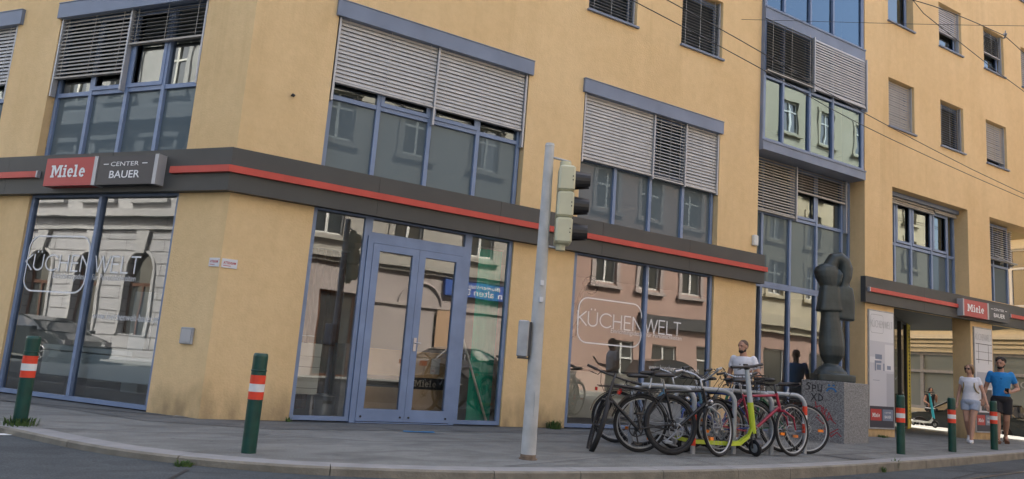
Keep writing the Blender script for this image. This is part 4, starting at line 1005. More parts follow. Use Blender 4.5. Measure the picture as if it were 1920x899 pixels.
mb = MB(); mb.bbox(3.5, 3.85, 10.3, 10.75, .012, 1.02, .01); tmesh(mb, 'grey_appliance', 'galv', 'grey household appliance inside glass beside the waste bin', 'appliance')
t = thing('hanging_banner', 'tall green hanging banner inside glass right of the door', 'banner', (5.6, 9.85, .012))
mb = MB()
for k in range(12):
    a, b = 5.28 + .033 * k, 5.28 + .033 * (k + 1); f_ = lambda x: 9.85 + .02 * math.sin((x - 5.28) * 26)
    mb.add([(a, f_(a), .03), (b, f_(b), .03), (b + .0, f_(b), 2.6), (a, f_(a), 2.6)], [(0, 1, 2, 3)], True)
mb.build('cloth', 'banner_green', t)
mb = MB(); mb.box(5.25, 5.7, 9.82, 9.88, .012, .03); mb.cyl((5.25, 9.85, 2.61), (5.7, 9.85, 2.61), .015); mb.build('bar', 'chrome', t)
mb = MB(); mb.cyl((5.0, 9.72, 1.35), (5.6, 9.78, .03), .018); tmesh(mb, 'broom_stick', 'shop_white', 'pale stick leaning behind the glass right of the door', 'stick')
t = thing('curtain', 'brown striped curtain hanging inside glass left of the door', 'curtain', (3.2, 10.9, .012))
mb = MB()
for k in range(24):
    a, b = 2.95 + .03 * k, 2.95 + .03 * (k + 1); f_ = lambda x: 11.1 + .03 * math.sin(x * 55)
    mb.add([(a, f_(a), .03), (b, f_(b), .03), (b, f_(b), 2.4), (a, f_(a), 2.4)], [(0, 1, 2, 3)], True)
mb.build('cloth', 'curtain_brown', t)
mb = MB(); mb.cyl((2.9, 11.1, 2.42), (3.7, 11.1, 2.42), .015); mb.build('rod', 'chrome', t)
t = thing('pendant_ornament', 'dark twisted ornament hanging inside right shop window', 'ornament', (7.6, 10.3, 1.5))
mb = MB(); mb.torus((7.75, 10.3, 2.35), (0.2, 1, 0), .14, .015, 20, 6); mb.torus((7.78, 10.32, 2.3), (0.5, 1, 0), .10, .012, 20, 6); mb.tube([(7.6, 10.3, 2.3), (7.5, 10.3, 2.0), (7.55, 10.3, 1.75), (7.42, 10.3, 1.45)], [.02, .06, .035, .07], 8); mb.cyl((7.75, 10.3, 2.48), (7.75, 10.3, 2.8), .006, 6)
mb.build('ornament_body', 'black', t)
t = thing('display_cabinet', 'white low counter inside right shop window behind bicycles', 'cabinet', (8, 10.6, .012))
mb = MB(); mb.bbox(7.5, 9.0, 10.4, 11.0, .10, .88, .008); mb.build('cabinet', 'shop_white', t)
mb = MB(); mb.box(7.45, 9.05, 10.37, 11.03, .885, .92); mb.build('worktop', 'dark_interior', t)

# ------------------------------------------------------------------ street furniture
def bollard(x, y, h, label, lean=(0, 0)):
    t = thing('bollard', label, 'bollard', (x, y, 0), 0, 'green bollards along the kerb')
    t.rotation_euler = (lean[0], lean[1], random.uniform(0, 3)); r = .062; s = h / .9
    def seg(z0, z1, rr=r): mb = MB(); mb.cyl((0, 0, z0 * s), (0, 0, z1 * s), rr, 24); return mb
    mb = seg(-.06, .475); mb.cyl((0, 0, .70 * s), (0, 0, .872 * s), r, 24); mb.loft([[(q * math.cos(a), q * math.sin(a), z) for a in (2 * PI * k / 24 for k in range(24))] for z, q in ((.872 * s, r), (.893 * s, r * .94), (.9 * s, r * .8))])
    mb.torus((0, 0, .742 * s), (0, 0, 1), r + .001, .006, 24, 6); mb.torus((0, 0, .476 * s), (0, 0, 1), r, .004, 24, 6); mb.build('post', 'bollard_green', t, True)
    seg(.476, .549, r + .002).build('red_band', 'reflect_red', t, True); seg(.5495, .620, r + .0025).build('white_band', 'reflect_white', t, True); seg(.6205, .699, r + .002).build('red_band', 'reflect_red', t, True)
    return t
bollard(-.16, 8.50, .83, 'green bollard at far left, grass tuft at its foot, leaning slightly', (0, R(-1.2)))
bollard(1.55, 6.73, .84, 'largest green bollard, standing in front of the shop corner')
bollard(11.34, 6.95, .89, 'green bollard in front of the kitchen poster beside the plinth')
bollard(13.36, 7.27, .905, 'green bollard just left of the walking woman')
bollard(15.48, 7.64, .905, 'green bollard partly covering the man in blue shirt')

# signal pole
t = thing('signal_pole', 'tall tapered grey traffic light pole standing on the pavement', 'pole', (4.15, 6.37, 0))
mb = MB(); mb.tube([(4.15, 6.37, -.05), (4.15, 6.37, 1.2), (4.15, 6.37, 2.2), (4.15, 6.37, 3.2)], [.075, .068, .058, .048], 24); mb.tube([(4.15, 6.37, 3.2), (4.15, 6.37, 3.23)], [.052, .045], 24); mb.build('shaft', 'pole_grey', t)
rt = Vector((.854, -.52, 0)); P0 = Vector((4.15, 6.37, 0))
mb = MB(); mb.tube([(4.15, 6.37, .0), (4.15, 6.37, .012)], .092, 24); mb.tube([(4.15, 6.37, .0), (4.15, 6.37, .05)], .0775, 24); mb.build('base_collar', 'rusty', t)
mb = MB(); mb.box(-.03, .03, -.0735, -.068, .42, .66, Matrix.Rotation(R(8), 3, 'Z'), P0); mb.build('access_door', 'pole_grey', t)
mb = MB(); a = P0 + Vector((0, 0, 3.09)); b = P0 + rt * .22 + Vector((0, 0, 3.05)); mb.tube([a, b, b - Vector((0, 0, .08))], .014); a = P0 + Vector((0, 0, 2.14)); mb.tube([a, P0 + rt * .20 + Vector((0, 0, 2.12))], .012); mb.build('bracket', 'galv', t)
mb = MB()
for z, w_ in ((1.72, .012), (1.55, .018)):
    mb.box(-.002, w_, -.02, .015, z, z + .05, Matrix.Rotation(R(-100), 3, 'Z'), P0 + Vector((-.02, -.066, 0)))
mb.build('sticker', 'poster_white', t)
S = Matrix.Translation(P0 + rt * .20) @ Matrix.Rotation(math.atan2(rt.y, rt.x), 4, 'Z')
t = thing('traffic_light', 'cream coloured three lamp traffic signal with black visors facing right', 'traffic light', P0 + rt * .20 + Vector((0, 0, 2.12)))
mb = MB(S)
for k in range(3): mb.bbox(-.085, .085, -.125, .125, 2.165 + .275 * k, 2.165 + .275 * k + .270, .02)
mb.cyl((-.02, 0, 2.99), (-.02, 0, 3.04), .06, 16); mb.cyl((-.02, 0, 2.10), (-.02, 0, 2.165), .05, 16); mb.box(-.088, -.01, .126, .132, 2.17, 2.98); mb.build('housing', 'signal_beige', t)
for k in range(3):
    z = 2.30 + .275 * k
    m_ = MB(S); n = 14; rings = []
    for x, r0 in ((.085, .105), (.245, .085)):
        rings.append([(x + (0.0 if x < .1 else -.0) , r0 * math.cos(a), z + r0 * math.sin(a)) for a in (R(-50) + R(280) * k2 / n for k2 in range(n + 1))])
    for i in range(n): m_.add([rings[0][i], rings[0][i + 1], rings[1][i + 1], rings[1][i]], [(0, 1, 2, 3)], True)
    m_.build('visor', 'black', t)
    m_ = MB(S); m_.cyl((.08, 0, z), (.092, 0, z), .098, 20); m_.build('lens', 'signal_lens', t)
mb = MB(S)
for k in range(3): mb.box(.055, .067, -.131, -.126, 2.27 + .275 * k, 2.282 + .275 * k); mb.box(.055, .067, -.131, -.126, 2.31 + .275 * k, 2.322 + .275 * k)
mb.build('latch', 'dark_interior', t)
t = thing('control_box', 'slim grey control box fixed to left side of signal pole', 'box', P0 - rt * .12 + Vector((0, 0, .98)))
B_ = Matrix.Translation(P0 - rt * .13) @ Matrix.Rotation(math.atan2(rt.y, rt.x), 4, 'Z')
mb = MB(B_); mb.bbox(-.06, .05, -.10, .10, .99, 1.355, .012); mb.build('housing', 'galv', t)
mb = MB(B_); mb.box(.05, .075, -.08, .08, 1.0, 1.34); mb.box(-.05, .06, -.09, .09, .972, .988); mb.build('backplate', 'dark_interior', t)

# bicycle hoops
def hoop(x, y, label, bands, dirv=(-.85, .53), L=.76, plate_=False):
    t = thing('bicycle_hoop', label, 'bicycle stand', (x, y, 0), 0, 'steel bicycle hoops on the pavement')
    d = Vector((*dirv, 0)).normalized(); H_ = .78; r = .15; rr = .031
    pts = [Vector((0, 0, -.05)), Vector((0, 0, H_ - r))] + [Vector((0, 0, H_ - r)) + d * (r - r * math.cos(a)) + Vector((0, 0, r * math.sin(a))) for a in (PI / 2 * k / 6 for k in range(1, 7))]
    e = d * L; pts += [e + Vector((0, 0, H_ - r)) - d * (r - r * math.cos(a)) + Vector((0, 0, r * math.sin(a))) for a in (PI / 2 * k / 6 for k in range(6, 0, -1))] + [e + Vector((0, 0, H_ - r)), e + Vector((0, 0, -.05))]
    mb = MB(); mb.tube(pts, rr, 14); mb.build('tube', 'galv', t, True)
    for z0, z1, m_, nm in bands:
        mb = MB(); mb.cyl((0, 0, z0), (0, 0, z1), rr + .0022, 16); mb.build(nm, m_, t, True)
    if plate_:
        mb = MB(); a = d * .16; b = d * .60
        mb.add([tuple(a + Vector((0, 0, .2))), tuple(b + Vector((0, 0, .2))), tuple(b + Vector((0, 0, .58))), tuple(a + Vector((0, 0, .58)))], [(0, 1, 2, 3)], False)
        o = mb.build('info_plate', 'galv', t, True); sm = o.modifiers.new('solid', 'SOLIDIFY'); sm.thickness = .006
    return t
RW = [(.10, .19, 'reflect_red', 'red_band'), (.1905, .34, 'reflect_white', 'white_band'), (.3405, .47, 'reflect_red', 'red_band')]
hoop(6.82, 6.82, 'leftmost steel hoop, red and white bands, holding black mountain bicycle', RW, plate_=True)
hoop(7.55, 6.84, 'plain steel hoop between silver wheeled bicycle and lime scooter', [])
hoop(8.22, 6.81, 'plain steel hoop between lime scooter and red bicycle', [])
hoop(8.98, 6.88, 'rightmost steel hoop with red and white bands beside plinth', [(.28, .40, 'reflect_red', 'red_band'), (.4005, .52, 'reflect_white', 'white_band'), (.5205, .64, 'reflect_red', 'red_band')])

# ------------------------------------------------------------------ bicycles
def bicycle(label, rear, front, lean, steer, paint, tyre='rubber', rim='bike_silver', bars='flat', fat=.021, fenders=False, rack=False, basket=False, grips='black', stepthru=False, forkmat=None, spokes='bike_silver', light=False, refl=True, radius=.335, sadh=.92):
    rear = Vector((*rear, 0)); front = Vector((*front, 0)); d = (front - rear).normalized(); WB = 1.04
    t = thing('bicycle', label, 'bicycle', rear, math.atan2(d.y, d.x), 'bicycles at the steel hoops')
    t.rotation_mode = 'XYZ'; t.rotation_euler = (lean, 0, math.atan2(d.y, d.x))
    r = radius; hubz = r
    # steering axis
    head_lo = Vector((.80, 0, .62)); head_hi = Vector((.74, 0, .80)); ax = (head_hi - head_lo).normalized(); SQ = Quaternion(ax, steer)
    def st(p): return head_lo + SQ @ (Vector(p) - head_lo)
    bb = Vector((.43, 0, .28)); seat_top = Vector((.27, 0, .76)); rh = Vector((0, 0, hubz)); fh = Vector((WB, 0, hubz))
    mb = MB(); T = mb.tube
    T([bb, seat_top], .016); T([head_lo, head_hi], .02, 10)
    if stepthru:
        T([bb + Vector((.02, 0, .02)), bb + Vector((.2, 0, .1)), head_lo + Vector((-.02, 0, -.01))], .018); T([bb + Vector((-.04, 0, .12)), bb + Vector((.12, 0, .2)), head_hi + Vector((0, 0, -.06))], .014)
    else:
        T([bb, head_lo + Vector((-.01, 0, .0))], .02, 10); T([seat_top - Vector((-.01, 0, .03)), head_hi - Vector((.0, 0, .03))], .017, 10)
    for s_ in (-1, 1):
        T([bb + Vector((0, s_ * .03, 0)), rh + Vector((0, s_ * .062, 0))], .010, 6); T([seat_top + Vector((0, s_ * .02, -.06)), rh + Vector((0, s_ * .062, 0))], .008, 6)
    mb.build('frame', paint, t, True)
    mb = MB(); T = mb.tube; fc = head_lo + (fh - head_lo) * .18
    T([st(head_hi), st(head_lo), st(head_lo + Vector((.01, 0, -.04)))], .017)
    T([st(head_lo + Vector((.012, -.06, -.045))), st(head_lo + Vector((.012, .06, -.045)))], .016)
    for s_ in (-1, 1): T([st(head_lo + Vector((.012, s_ * .055, -.04))), st(fh + Vector((-.04, s_ * .055, .16))), st(fh + Vector((0, s_ * .055, 0)))], [.016, .013, .009], 8)
    mb.build('fork', forkmat or paint, t, True)
    def wheel(c, front_):
        q = SQ if front_ else Quaternion(); c2 = st(c) if front_ else c; axl = q @ Vector((0, 1, 0))
        m1 = MB(); m1.torus(c2, axl, r - fat, fat, 44, 8); ty = m1.build('wheel', tyre, t, True)
        m1 = MB(); m1.torus(c2, axl, r - fat * 2 - .004, .011, 40, 6); m1.build('rim', rim, ty, True)
        m1 = MB(); m1.cyl(c2 - axl * .05, c2 + axl * .05, .02, 10); m1.torus(c2 + axl * .035, axl, .055, .006, 20, 5)
        u = axl.orthogonal().normalized() if False else (q @ Vector((1, 0, 0))); w = axl.cross(u); ns = 28
        for k in range(ns):
            a = 2 * PI * k / ns; s_ = 1 if k % 2 else -1; a2 = a + .35 * (1 if (k // 2) % 2 else -1)
            m1.tube([c2 + axl * .028 * s_ + (u * math.cos(a2) + w * math.sin(a2)) * .02, c2 + (u * math.cos(a) + w * math.sin(a)) * (r - fat * 2 - .01)], .0013, 3, False)
        m1.build('spokes', spokes, ty, True)
        if refl:
            m1 = MB(); a = random.uniform(0, 6); p = c2 + (u * math.cos(a) + w * math.sin(a)) * (r * .62)
            rot = Matrix((u, axl, w)).transposed(); m1.box(-.035, .035, -.012, .012, -.018, .018, rot, p); m1.build('reflector', 'orange_reflector', ty, True)
    wheel(rh, False); wheel(fh, True)
    # seat
    mb = MB(); sp = Vector((.235, 0, sadh - .05)); mb.tube([seat_top - Vector((-.01, 0, .05)), sp], .0125); mb.build('seat_post', 'bike_silver', t, True)
    mb = MB(); c = Vector((.235, 0, sadh)); rings = []
    for x, w_, h_ in ((-.13, .06, .02), (-.11, .085, .035), (-.04, .075, .04), (.04, .035, .035), (.12, .022, .028), (.15, .012, .015)):
        rings.append([(c.x + x, c.y + w_ * math.cos(a), c.z + h_ * math.sin(a) * (.6 if math.sin(a) < 0 else 1)) for a in (2 * PI * k / 12 for k in range(12))])
    mb.loft(rings); mb.build('saddle', 'black', t, True)
    # bars
    mb = MB(); stem_top = head_hi + ax * .10; fwd = Vector((.07, 0, .01)); hb = stem_top + fwd
    mb.tube([st(head_hi), st(stem_top), st(hb)], .014)
    if bars == 'flat': pts = [(0, -.33, .02), (0, -.12, .0), (0, .12, .0), (0, .33, .02)]
    else: pts = [(-.16, -.29, .10), (-.05, -.27, .12), (.02, -.12, .06), (0, -.03, 0), (0, .03, 0), (.02, .12, .06), (-.05, .27, .12), (-.16, .29, .10)]
    P_ = [st(hb + Vector(p)) for p in pts]; mb.tube(P_, .011)
    h = mb.build('handlebar', 'bike_silver' if bars != 'flat' else 'bike_black', t, True)
    for e, n_ in ((P_[0], P_[1]), (P_[-1], P_[-2])):
        m1 = MB(); dd = (n_ - e).normalized(); m1.tube([e - dd * .01, e + dd * .12], .017, 10); m1.build('grip', grips, h, True)
        m1 = MB(); f_ = SQ @ Vector((.06, 0, -.02)); m1.tube([e + dd * .17, e + dd * .15 + f_, e + dd * .03 + f_ * 1.1], .006, 6); m1.tube([e + dd * .17, e + dd * .2 + f_ * 1.7 + Vector((0, 0, -.05)), st(head_lo + Vector((.05, 0, 0)))], .0035, 5); m1.build('brake_lever', 'black', h, True)
    # drive
    mb = MB(); mb.cyl(bb - Vector((0, .06, 0)), bb + Vector((0, .06, 0)), .02, 10); mb.torus(bb + Vector((0, -.045, 0)), (0, 1, 0), .085, .008, 28, 5)
    for k in range(5): a = 2 * PI * k / 5; mb.tube([bb + Vector((0, -.045, 0)), bb + Vector((.085 * math.cos(a), -.045, .085 * math.sin(a)))], .007, 4)
    ca = random.uniform(0, 3)
    for s_ in (-1, 1):
        e = bb + Vector((.17 * math.cos(ca) * s_, s_ * .075, .17 * math.sin(ca) * s_)); mb.tube([bb + Vector((0, s_ * .065, 0)), e], .009, 6)
        mb.box(-.045, .045, 0 if s_ > 0 else -.09, .09 if s_ > 0 else 0, -.011, .011, Matrix.Identity(3), e)
    mb.tube([bb + Vector((0, -.045, .085)), rh + Vector((0, -.045, .04))], .005, 4); mb.tube([bb + Vector((0, -.045, -.085)), rh + Vector((0, -.045, -.04))], .005, 4)
    mb.build('crank', 'bike_black' if spokes != 'bike_silver' else 'galv', t, True)
    if fenders:
        for c, front_, a0, a1 in ((rh, False, R(-10), R(170)), (fh, True, R(20), R(150))):
            mb = MB(); n = 16; ring = []
            for k in range(n + 1):
                a = a0 + (a1 - a0) * k / n; ring.append([(c + Vector(((r + .022) * math.cos(a), y, (r + .022 - abs(y) * .3) * math.sin(a)))) for y in (-.03, 0, .03)])
            for k in range(n):
                for j in range(2):
                    q4 = [ring[k][j], ring[k + 1][j], ring[k + 1][j + 1], ring[k][j + 1]]
                    mb.add([tuple(st(p) if front_ else p) for p in q4], [(0, 1, 2, 3)], True)
            mb.build('mudguard', 'bike_black', t, True)
    if rack:
        mb = MB()
        for s_ in (-1, 1): mb.tube([(.2, s_ * .05, .72), (-.28, s_ * .06, .72)], .006, 5); mb.tube([(-.15, s_ * .06, .72), (0, s_ * .07, hubz)], .005, 5)
        for x in (-.25, -.1, .05): mb.tube([(x, -.055, .72), (x, .055, .72)], .005, 5)
        mb.build('carrier', 'bike_black', t, True)
        mb = MB(); mb.box(-.31, -.285, -.032, .032, .66, .70); mb.build('rear_light', 'red_reflector', t, True)
    if basket:
        mb = MB(); c = hb + Vector((.14, 0, .02))
        for k in range(7):
            z = -.16 + .04 * k; s2 = .12 + .025 * k / 6; lp = [st(c + Vector((x * s2, y * s2 * 1.35, z))) for x, y in ((-1, -1), (1, -1), (1, 1), (-1, 1), (-1, -1))]; mb.tube(lp, .004, 4)
        for k in range(16):
            u_ = (k % 4) / 4 * 2 - 1; sx, sy = [(u_, -1), (1, u_), (-u_, 1), (-1, -u_)][k // 4]; mb.tube([st(c + Vector((sx * .12, sy * .162, -.16))), st(c + Vector((sx * .145, sy * .196, .08)))], .003, 4)
        mb.build('basket', 'bike_black', t, True)
    if light:
        mb = MB(); c = st(head_lo + Vector((.10, 0, .02))); mb.ball(c, .035, n=12, m=8); mb.build('headlight', 'chrome', t, True)
    return t
bicycle('black mountain bicycle leaning on leftmost hoop with fat dark tyres', (6.36, 6.70), (5.42, 6.94), R(8), R(-104), 'bike_black', rim='bike_black', fat=.030, spokes='bike_black', refl=False, radius=.352, sadh=.93)
bicycle('silver wheeled city bicycle with pale swept handlebar and black frame', (6.06, 6.94), (7.02, 6.56), R(6), R(36), 'bike_black', bars='swept', grips='bike_silver', fenders=True, rack=True, light=True, forkmat='bike_silver')
bicycle('blue framed bicycle standing behind the lime scooter', (7.87, 6.81), (6.92, 7.20), R(5), R(18), 'bike_blue', fenders=False, light=True, bars='flat')
bicycle('black city bicycle with wire basket behind the lime scooter', (7.22, 7.38), (8.18, 6.98), R(5), R(25), 'bike_black', fenders=True, rack=True, basket=True, bars='swept', refl=True)
bicycle('crimson framed bicycle turned to the street beside lime scooter', (7.46, 7.00), (8.43, 6.62), R(5), R(24), 'bike_red', bars='flat', fat=.019)
bicycle('black bicycle nearest the granite plinth with orange reflectors', (9.02, 6.87), (8.10, 7.35), R(6), R(8), 'bike_black', fat=.02, rack=False, bars='flat')
bicycle('light blue bicycle mostly hidden behind the silver wheeled one', (6.60, 7.55), (7.55, 7.15), R(4), R(20), 'bike_lightblue', stepthru=True, bars='swept', fenders=True, rack=True)

bicycle('dark bicycle with red rear lamp hidden behind the black mountain bicycle', (6.45, 7.85), (7.35, 7.38), R(5), R(30), 'bike_black', fenders=True, rack=True, bars='swept', refl=True, sadh=.88)
bicycle('dark green bicycle squeezed between basket bicycle and crimson one', (8.72, 7.02), (7.82, 7.50), R(6), R(-24), 'bike_green', fenders=True, rack=True, bars='flat', refl=True, sadh=.96)
def kick_scooter(label, rear, front, main, second, scale=1.0, lean=0, deck='scooter_lime', steer=0):
    rear = Vector(rear); front = Vector(front); d = front - rear
    t = thing('kick_scooter', label, 'scooter', (rear.x, rear.y, rear.z), 0); t.rotation_euler = (lean, 0, math.atan2(d.y, d.x)); t.scale = (scale,) * 3
    WB = .92; r = .105
    mb = MB()
    for a, b in ((-.05, .05),):
        mb.loft([[(x, y, z) for y, z in ((-w, z0), (w, z0), (w * .9, z0 + .05), (-w * .9, z0 + .05))] for x, w, z0 in ((-.12, .05, .15), (0.05, .08, .12), (.62, .08, .12), (.72, .05, .13), (.84, .035, .22), (.90, .03, .36))], True, False)
    mb.build('deck', deck, t, True)
    mb = MB(); mb.box(.06, .6, -.062, .062, .1705, .174); mb.build('grip_mat', 'black', t, True)
    hd = Vector((.90, 0, .36)); top = Vector((.80, 0, 1.10)); Q = Quaternion((top - hd).normalized(), steer)
    def turn(m_):
        m_.v = [tuple(hd + Q @ (Vector(p) - hd)) for p in m_.v]; return m_
    mb = MB(); mb.tube([hd + (hd - top) * .10, hd + (top - hd) * .42], .038, 12); mb.build('lower_stem', main, t, True)
    mb = MB(); mb.tube([hd + (top - hd) * .41, hd + (top - hd) * .7, top], [.034, .032, .029], 12); mb.build('stem', second, t, True)
    mb = MB(); mb.tube([top + Vector((.0, -.27, .03)), top + Vector((0.02, -.1, .02)), top + Vector((.02, .1, .02)), top + Vector((0, .27, .03))], .019); mb.ball(top + Vector((0, 0, .01)), .045, .05, .035); hbar = turn(mb).build('handlebar', 'black', t, True)
    mb = MB(); mb.tube([top + Vector((.03, -.13, .0)), top + Vector((.06, -.22, .0))], .006, 5); turn(mb).build('brake_lever', 'black', hbar, True)
    mb = MB(); mb.tube([top + Vector((.03, .13, .0)), top + Vector((.06, .22, .0))], .006, 5); turn(mb).build('brake_lever', 'black', hbar, True)
    for x in (0.0, WB + .02):
        c = Vector((x, 0, r)); mb = MB(); mb.torus(c, (0, 1, 0), r - .026, .026, 28, 8); w = (turn(mb) if x > .5 else mb).build('wheel', 'rubber', t, True)
        mb = MB(); mb.cyl(c - Vector((0, .022, 0)), c + Vector((0, .022, 0)), .055, 16); (turn(mb) if x > .5 else mb).build('hub', 'galv', w, True)
        mb = MB(); n = 8
        for k in range(n):
            a, b = R(20 + 130 * k / n), R(20 + 130 * (k + 1) / n); R1 = r + .016
            mb.add([(x + R1 * math.cos(a), -.032, r + R1 * math.sin(a)), (x + R1 * math.cos(a), .032, r + R1 * math.sin(a)), (x + R1 * math.cos(b), .032, r + R1 * math.sin(b)), (x + R1 * math.cos(b), -.032, r + R1 * math.sin(b))], [(0, 1, 2, 3)], True)
        (turn(mb) if x > .5 else mb).build('mudguard', 'black', t, True)
    mb = MB()
    for s_ in (-1, 1): mb.tube([hd + Vector((.01, s_ * .04, -.06)), (WB + .02, s_ * .045, r)], .013, 8)
    mb.tube([hd + Vector((.01, -.045, -.06)), hd + Vector((.01, .045, -.06))], .022, 10); turn(mb).build('fork', 'black', t, True)
    mb = MB(); mb.ball(hd + (top - hd) * .9 + Vector((.045, 0, 0)), .022); mb.build('headlight', 'chrome', t, True)
    return t
kick_scooter('lime green electric kick scooter with grey stem standing among bicycles', (6.83, 6.96, 0), (7.70, 6.61, 0), 'scooter_lime', 'scooter_grey', .985, 0, 'scooter_lime', R(-72))
kick_scooter('small teal and white kick scooter parked beside the distant dark car', (22.45, 13.35, 0), (22.25, 12.75, 0), 'scooter_teal', 'scooter_teal', .9, R(4), 'white_paint', R(20))

# ------------------------------------------------------------------ sculpture on its granite block
PX = Vector((11.58, 8.09)); px = Vector((.98, .2)).normalized(); pa = math.atan2(px.y, px.x)
PF = frame(PX.x, PX.y, pa)
t = thing('stone_plinth', 'speckled grey granite block with red and black graffiti under dark sculpture', 'plinth', (*(PX + px * .5), 0))
mb = MB(PF); mb.bbox(0, 1.0, 0, .76, -.02, 1.03, .008); mb.build('block', 'granite', t)
GP = frame(PX.x, PX.y, pa + PI / 2 + PI)     # local x runs along the left face, towards the front corner
def face_left(mb, pts, w):                   # strokes on the left-hand face: a = metres from the front corner, z
    P = [Vector(p) for p in pts]
    for a, b in zip(P, P[1:]):
        dd = (b - a)
        if dd.length < 1e-6: continue
        dd.normalize(); q = Vector((-dd.y, dd.x)) * w / 2; e = dd * w * .3; xx = -.0025 - lay()
        mb.poly([(xx, p.x, p.y) for p in (a - q - e, b - q + e, b + q + e, a + q - e)])
FW = .76
g = MB(PF)
def glyph(kind, a0, z0, w, h):   # text reads left to right seen from the street: left = far end of the face
    A = lambda u: a0 - u * w
    Z = lambda v_: z0 + v_ * h
    sh = {'S': [[(1, .9), (.4, 1), (.1, .75), (.8, .4), (.7, .1), (0, 0)]], 'P': [[(0, 0), (.1, 1), (.8, .85), (.7, .5), (.1, .45)]], 'U': [[(0, 1), (.1, .1), (.7, .05), (.9, 1)]], 'X': [[(0, 0), (1, 1)], [(0, 1), (1, 0)]], 'D': [[(0, 0), (.05, 1), (.8, .6), (.75, .2), (0, 0)]]}[kind]
    for s_ in sh: face_left(g, [(A(u), Z(v_)) for u, v_ in s_], .018)
for c, a0, z0 in (('S', .67, .86), ('P', .56, .83), ('U', .46, .84), ('X', .57, .68), ('D', .44, .68)): glyph(c, a0, z0, .085, .12)
g.build('black_graffiti', 'graffiti_black', t)
g = MB(PF); face_left(g, [(.30, .86), (.27, .90), (.22, .91), (.17, .90), (.14, .86)], .03); face_left(g, [(.27, .96), (.25, .96)], .03); face_left(g, [(.19, .96), (.17, .96)], .03); g.build('blue_graffiti', 'graffiti_blue', t)
g = MB(PF)
for pts in ([(.50, .66), (.44, .42), (.36, .58), (.30, .36), (.26, .50), (.20, .38)], [(.55, .56), (.40, .60), (.36, .44), (.30, .55)], [(.48, .40), (.36, .30), (.24, .40), (.14, .32)], [(.34, .22), (.22, .10), (.12, .18), (.05, .12)], [(.26, .14), (.10, .24)]): face_left(g, pts, .016)
g.build('red_graffiti', 'graffiti_red', t)

SC = Matrix.Translation((*(PX + px * .36 + Vector((-px.y, px.x)) * .38), 1.03)) @ Matrix.Rotation(math.atan2(-.519, .851), 4, 'Z')
def sring(cx, cy, z, rx, ry, e=2.0, n=20, tilt=0):
    out = []
    for k in range(n):
        a = 2 * PI * k / n; c, s_ = math.cos(a), math.sin(a)
        x = cx + rx * math.copysign(abs(c) ** (2 / e), c); y = cy + ry * math.copysign(abs(s_) ** (2 / e), s_)
        out.append((x, y, z + (x - cx) * tilt))
    return out
mb = MB(SC)
mb.loft([sring(.02, 0, z, a, b, 6) for z, a, b in ((0.001, .34, .24), (.12, .34, .24), (.13, .33, .23))])
mb.loft([sring(-.02, 0, z, a, b, 2.2) for z, a, b in ((.12, .29, .2), (.18, .27, .19), (.25, .2, .15), (.30, .12, .1), (.33, .1, .09))])
mb.loft([sring(cx, 0, z, a, b, 2.1) for cx, z, a, b in ((-.01, .29, .11, .10), (-.01, .34, .14, .12), (0, .45, .205, .17), (0, .62, .225, .185), (-.01, .80, .215, .175), (-.02, .98, .185, .155), (-.03, 1.12, .165, .14), (-.03, 1.24, .165, .14), (-.04, 1.3, .17, .13))])
mb.loft([sring(-.05, 0, z, a, b, 3.6, tilt=.06) for z, a, b in ((1.24, .215, .155), (1.27, .22, .16), (1.45, .19, .145), (1.66, .165, .13), (1.70, .15, .12))])
mb.loft([sring(cx, 0, z, a, b, 2.3) for cx, z, a, b in ((-.05, 1.66, .14, .12), (-.07, 1.74, .17, .14), (-.09, 1.86, .215, .16), (-.10, 1.96, .225, .165), (-.10, 2.04, .19, .15), (-.1, 2.09, .11, .1))])
mb.tube([(-.05, .0, 1.9), (-.03, 0, 2.08), (.03, 0, 2.19), (.12, 0, 2.21), (.20, .0, 2.15), (.24, 0, 2.04), (.235, 0, 1.9), (.20, 0, 1.76), (.20, 0, 1.6)], [.12, .13, .13, .135, .13, .13, .12, .10, .11], 16)
mb.loft([sring(.22, 0, z, a, b, 4.0, tilt=-.08) for z, a, b in ((1.10, .15, .12), (1.13, .16, .13), (1.45, .165, .135), (1.66, .14, .115), (1.70, .12, .10))])
mb.tube([(.08, -.10, 1.99), (.10, -.13, 1.9), (.08, -.12, 1.78), (.05, -.11, 1.7)], [.02, .045, .04, .02], 10)
st_ = tag(recenter(mb.build('sculpture', 'bronze')), 'dark abstract sculpture with looped arm standing on granite block', 'sculpture')
rm = st_.modifiers.new('remesh', 'REMESH'); rm.mode = 'VOXEL'; rm.voxel_size = .012; rm.use_smooth_shade = True
sm = st_.modifiers.new('smooth', 'SMOOTH'); sm.iterations = 4; sm.factor = .5

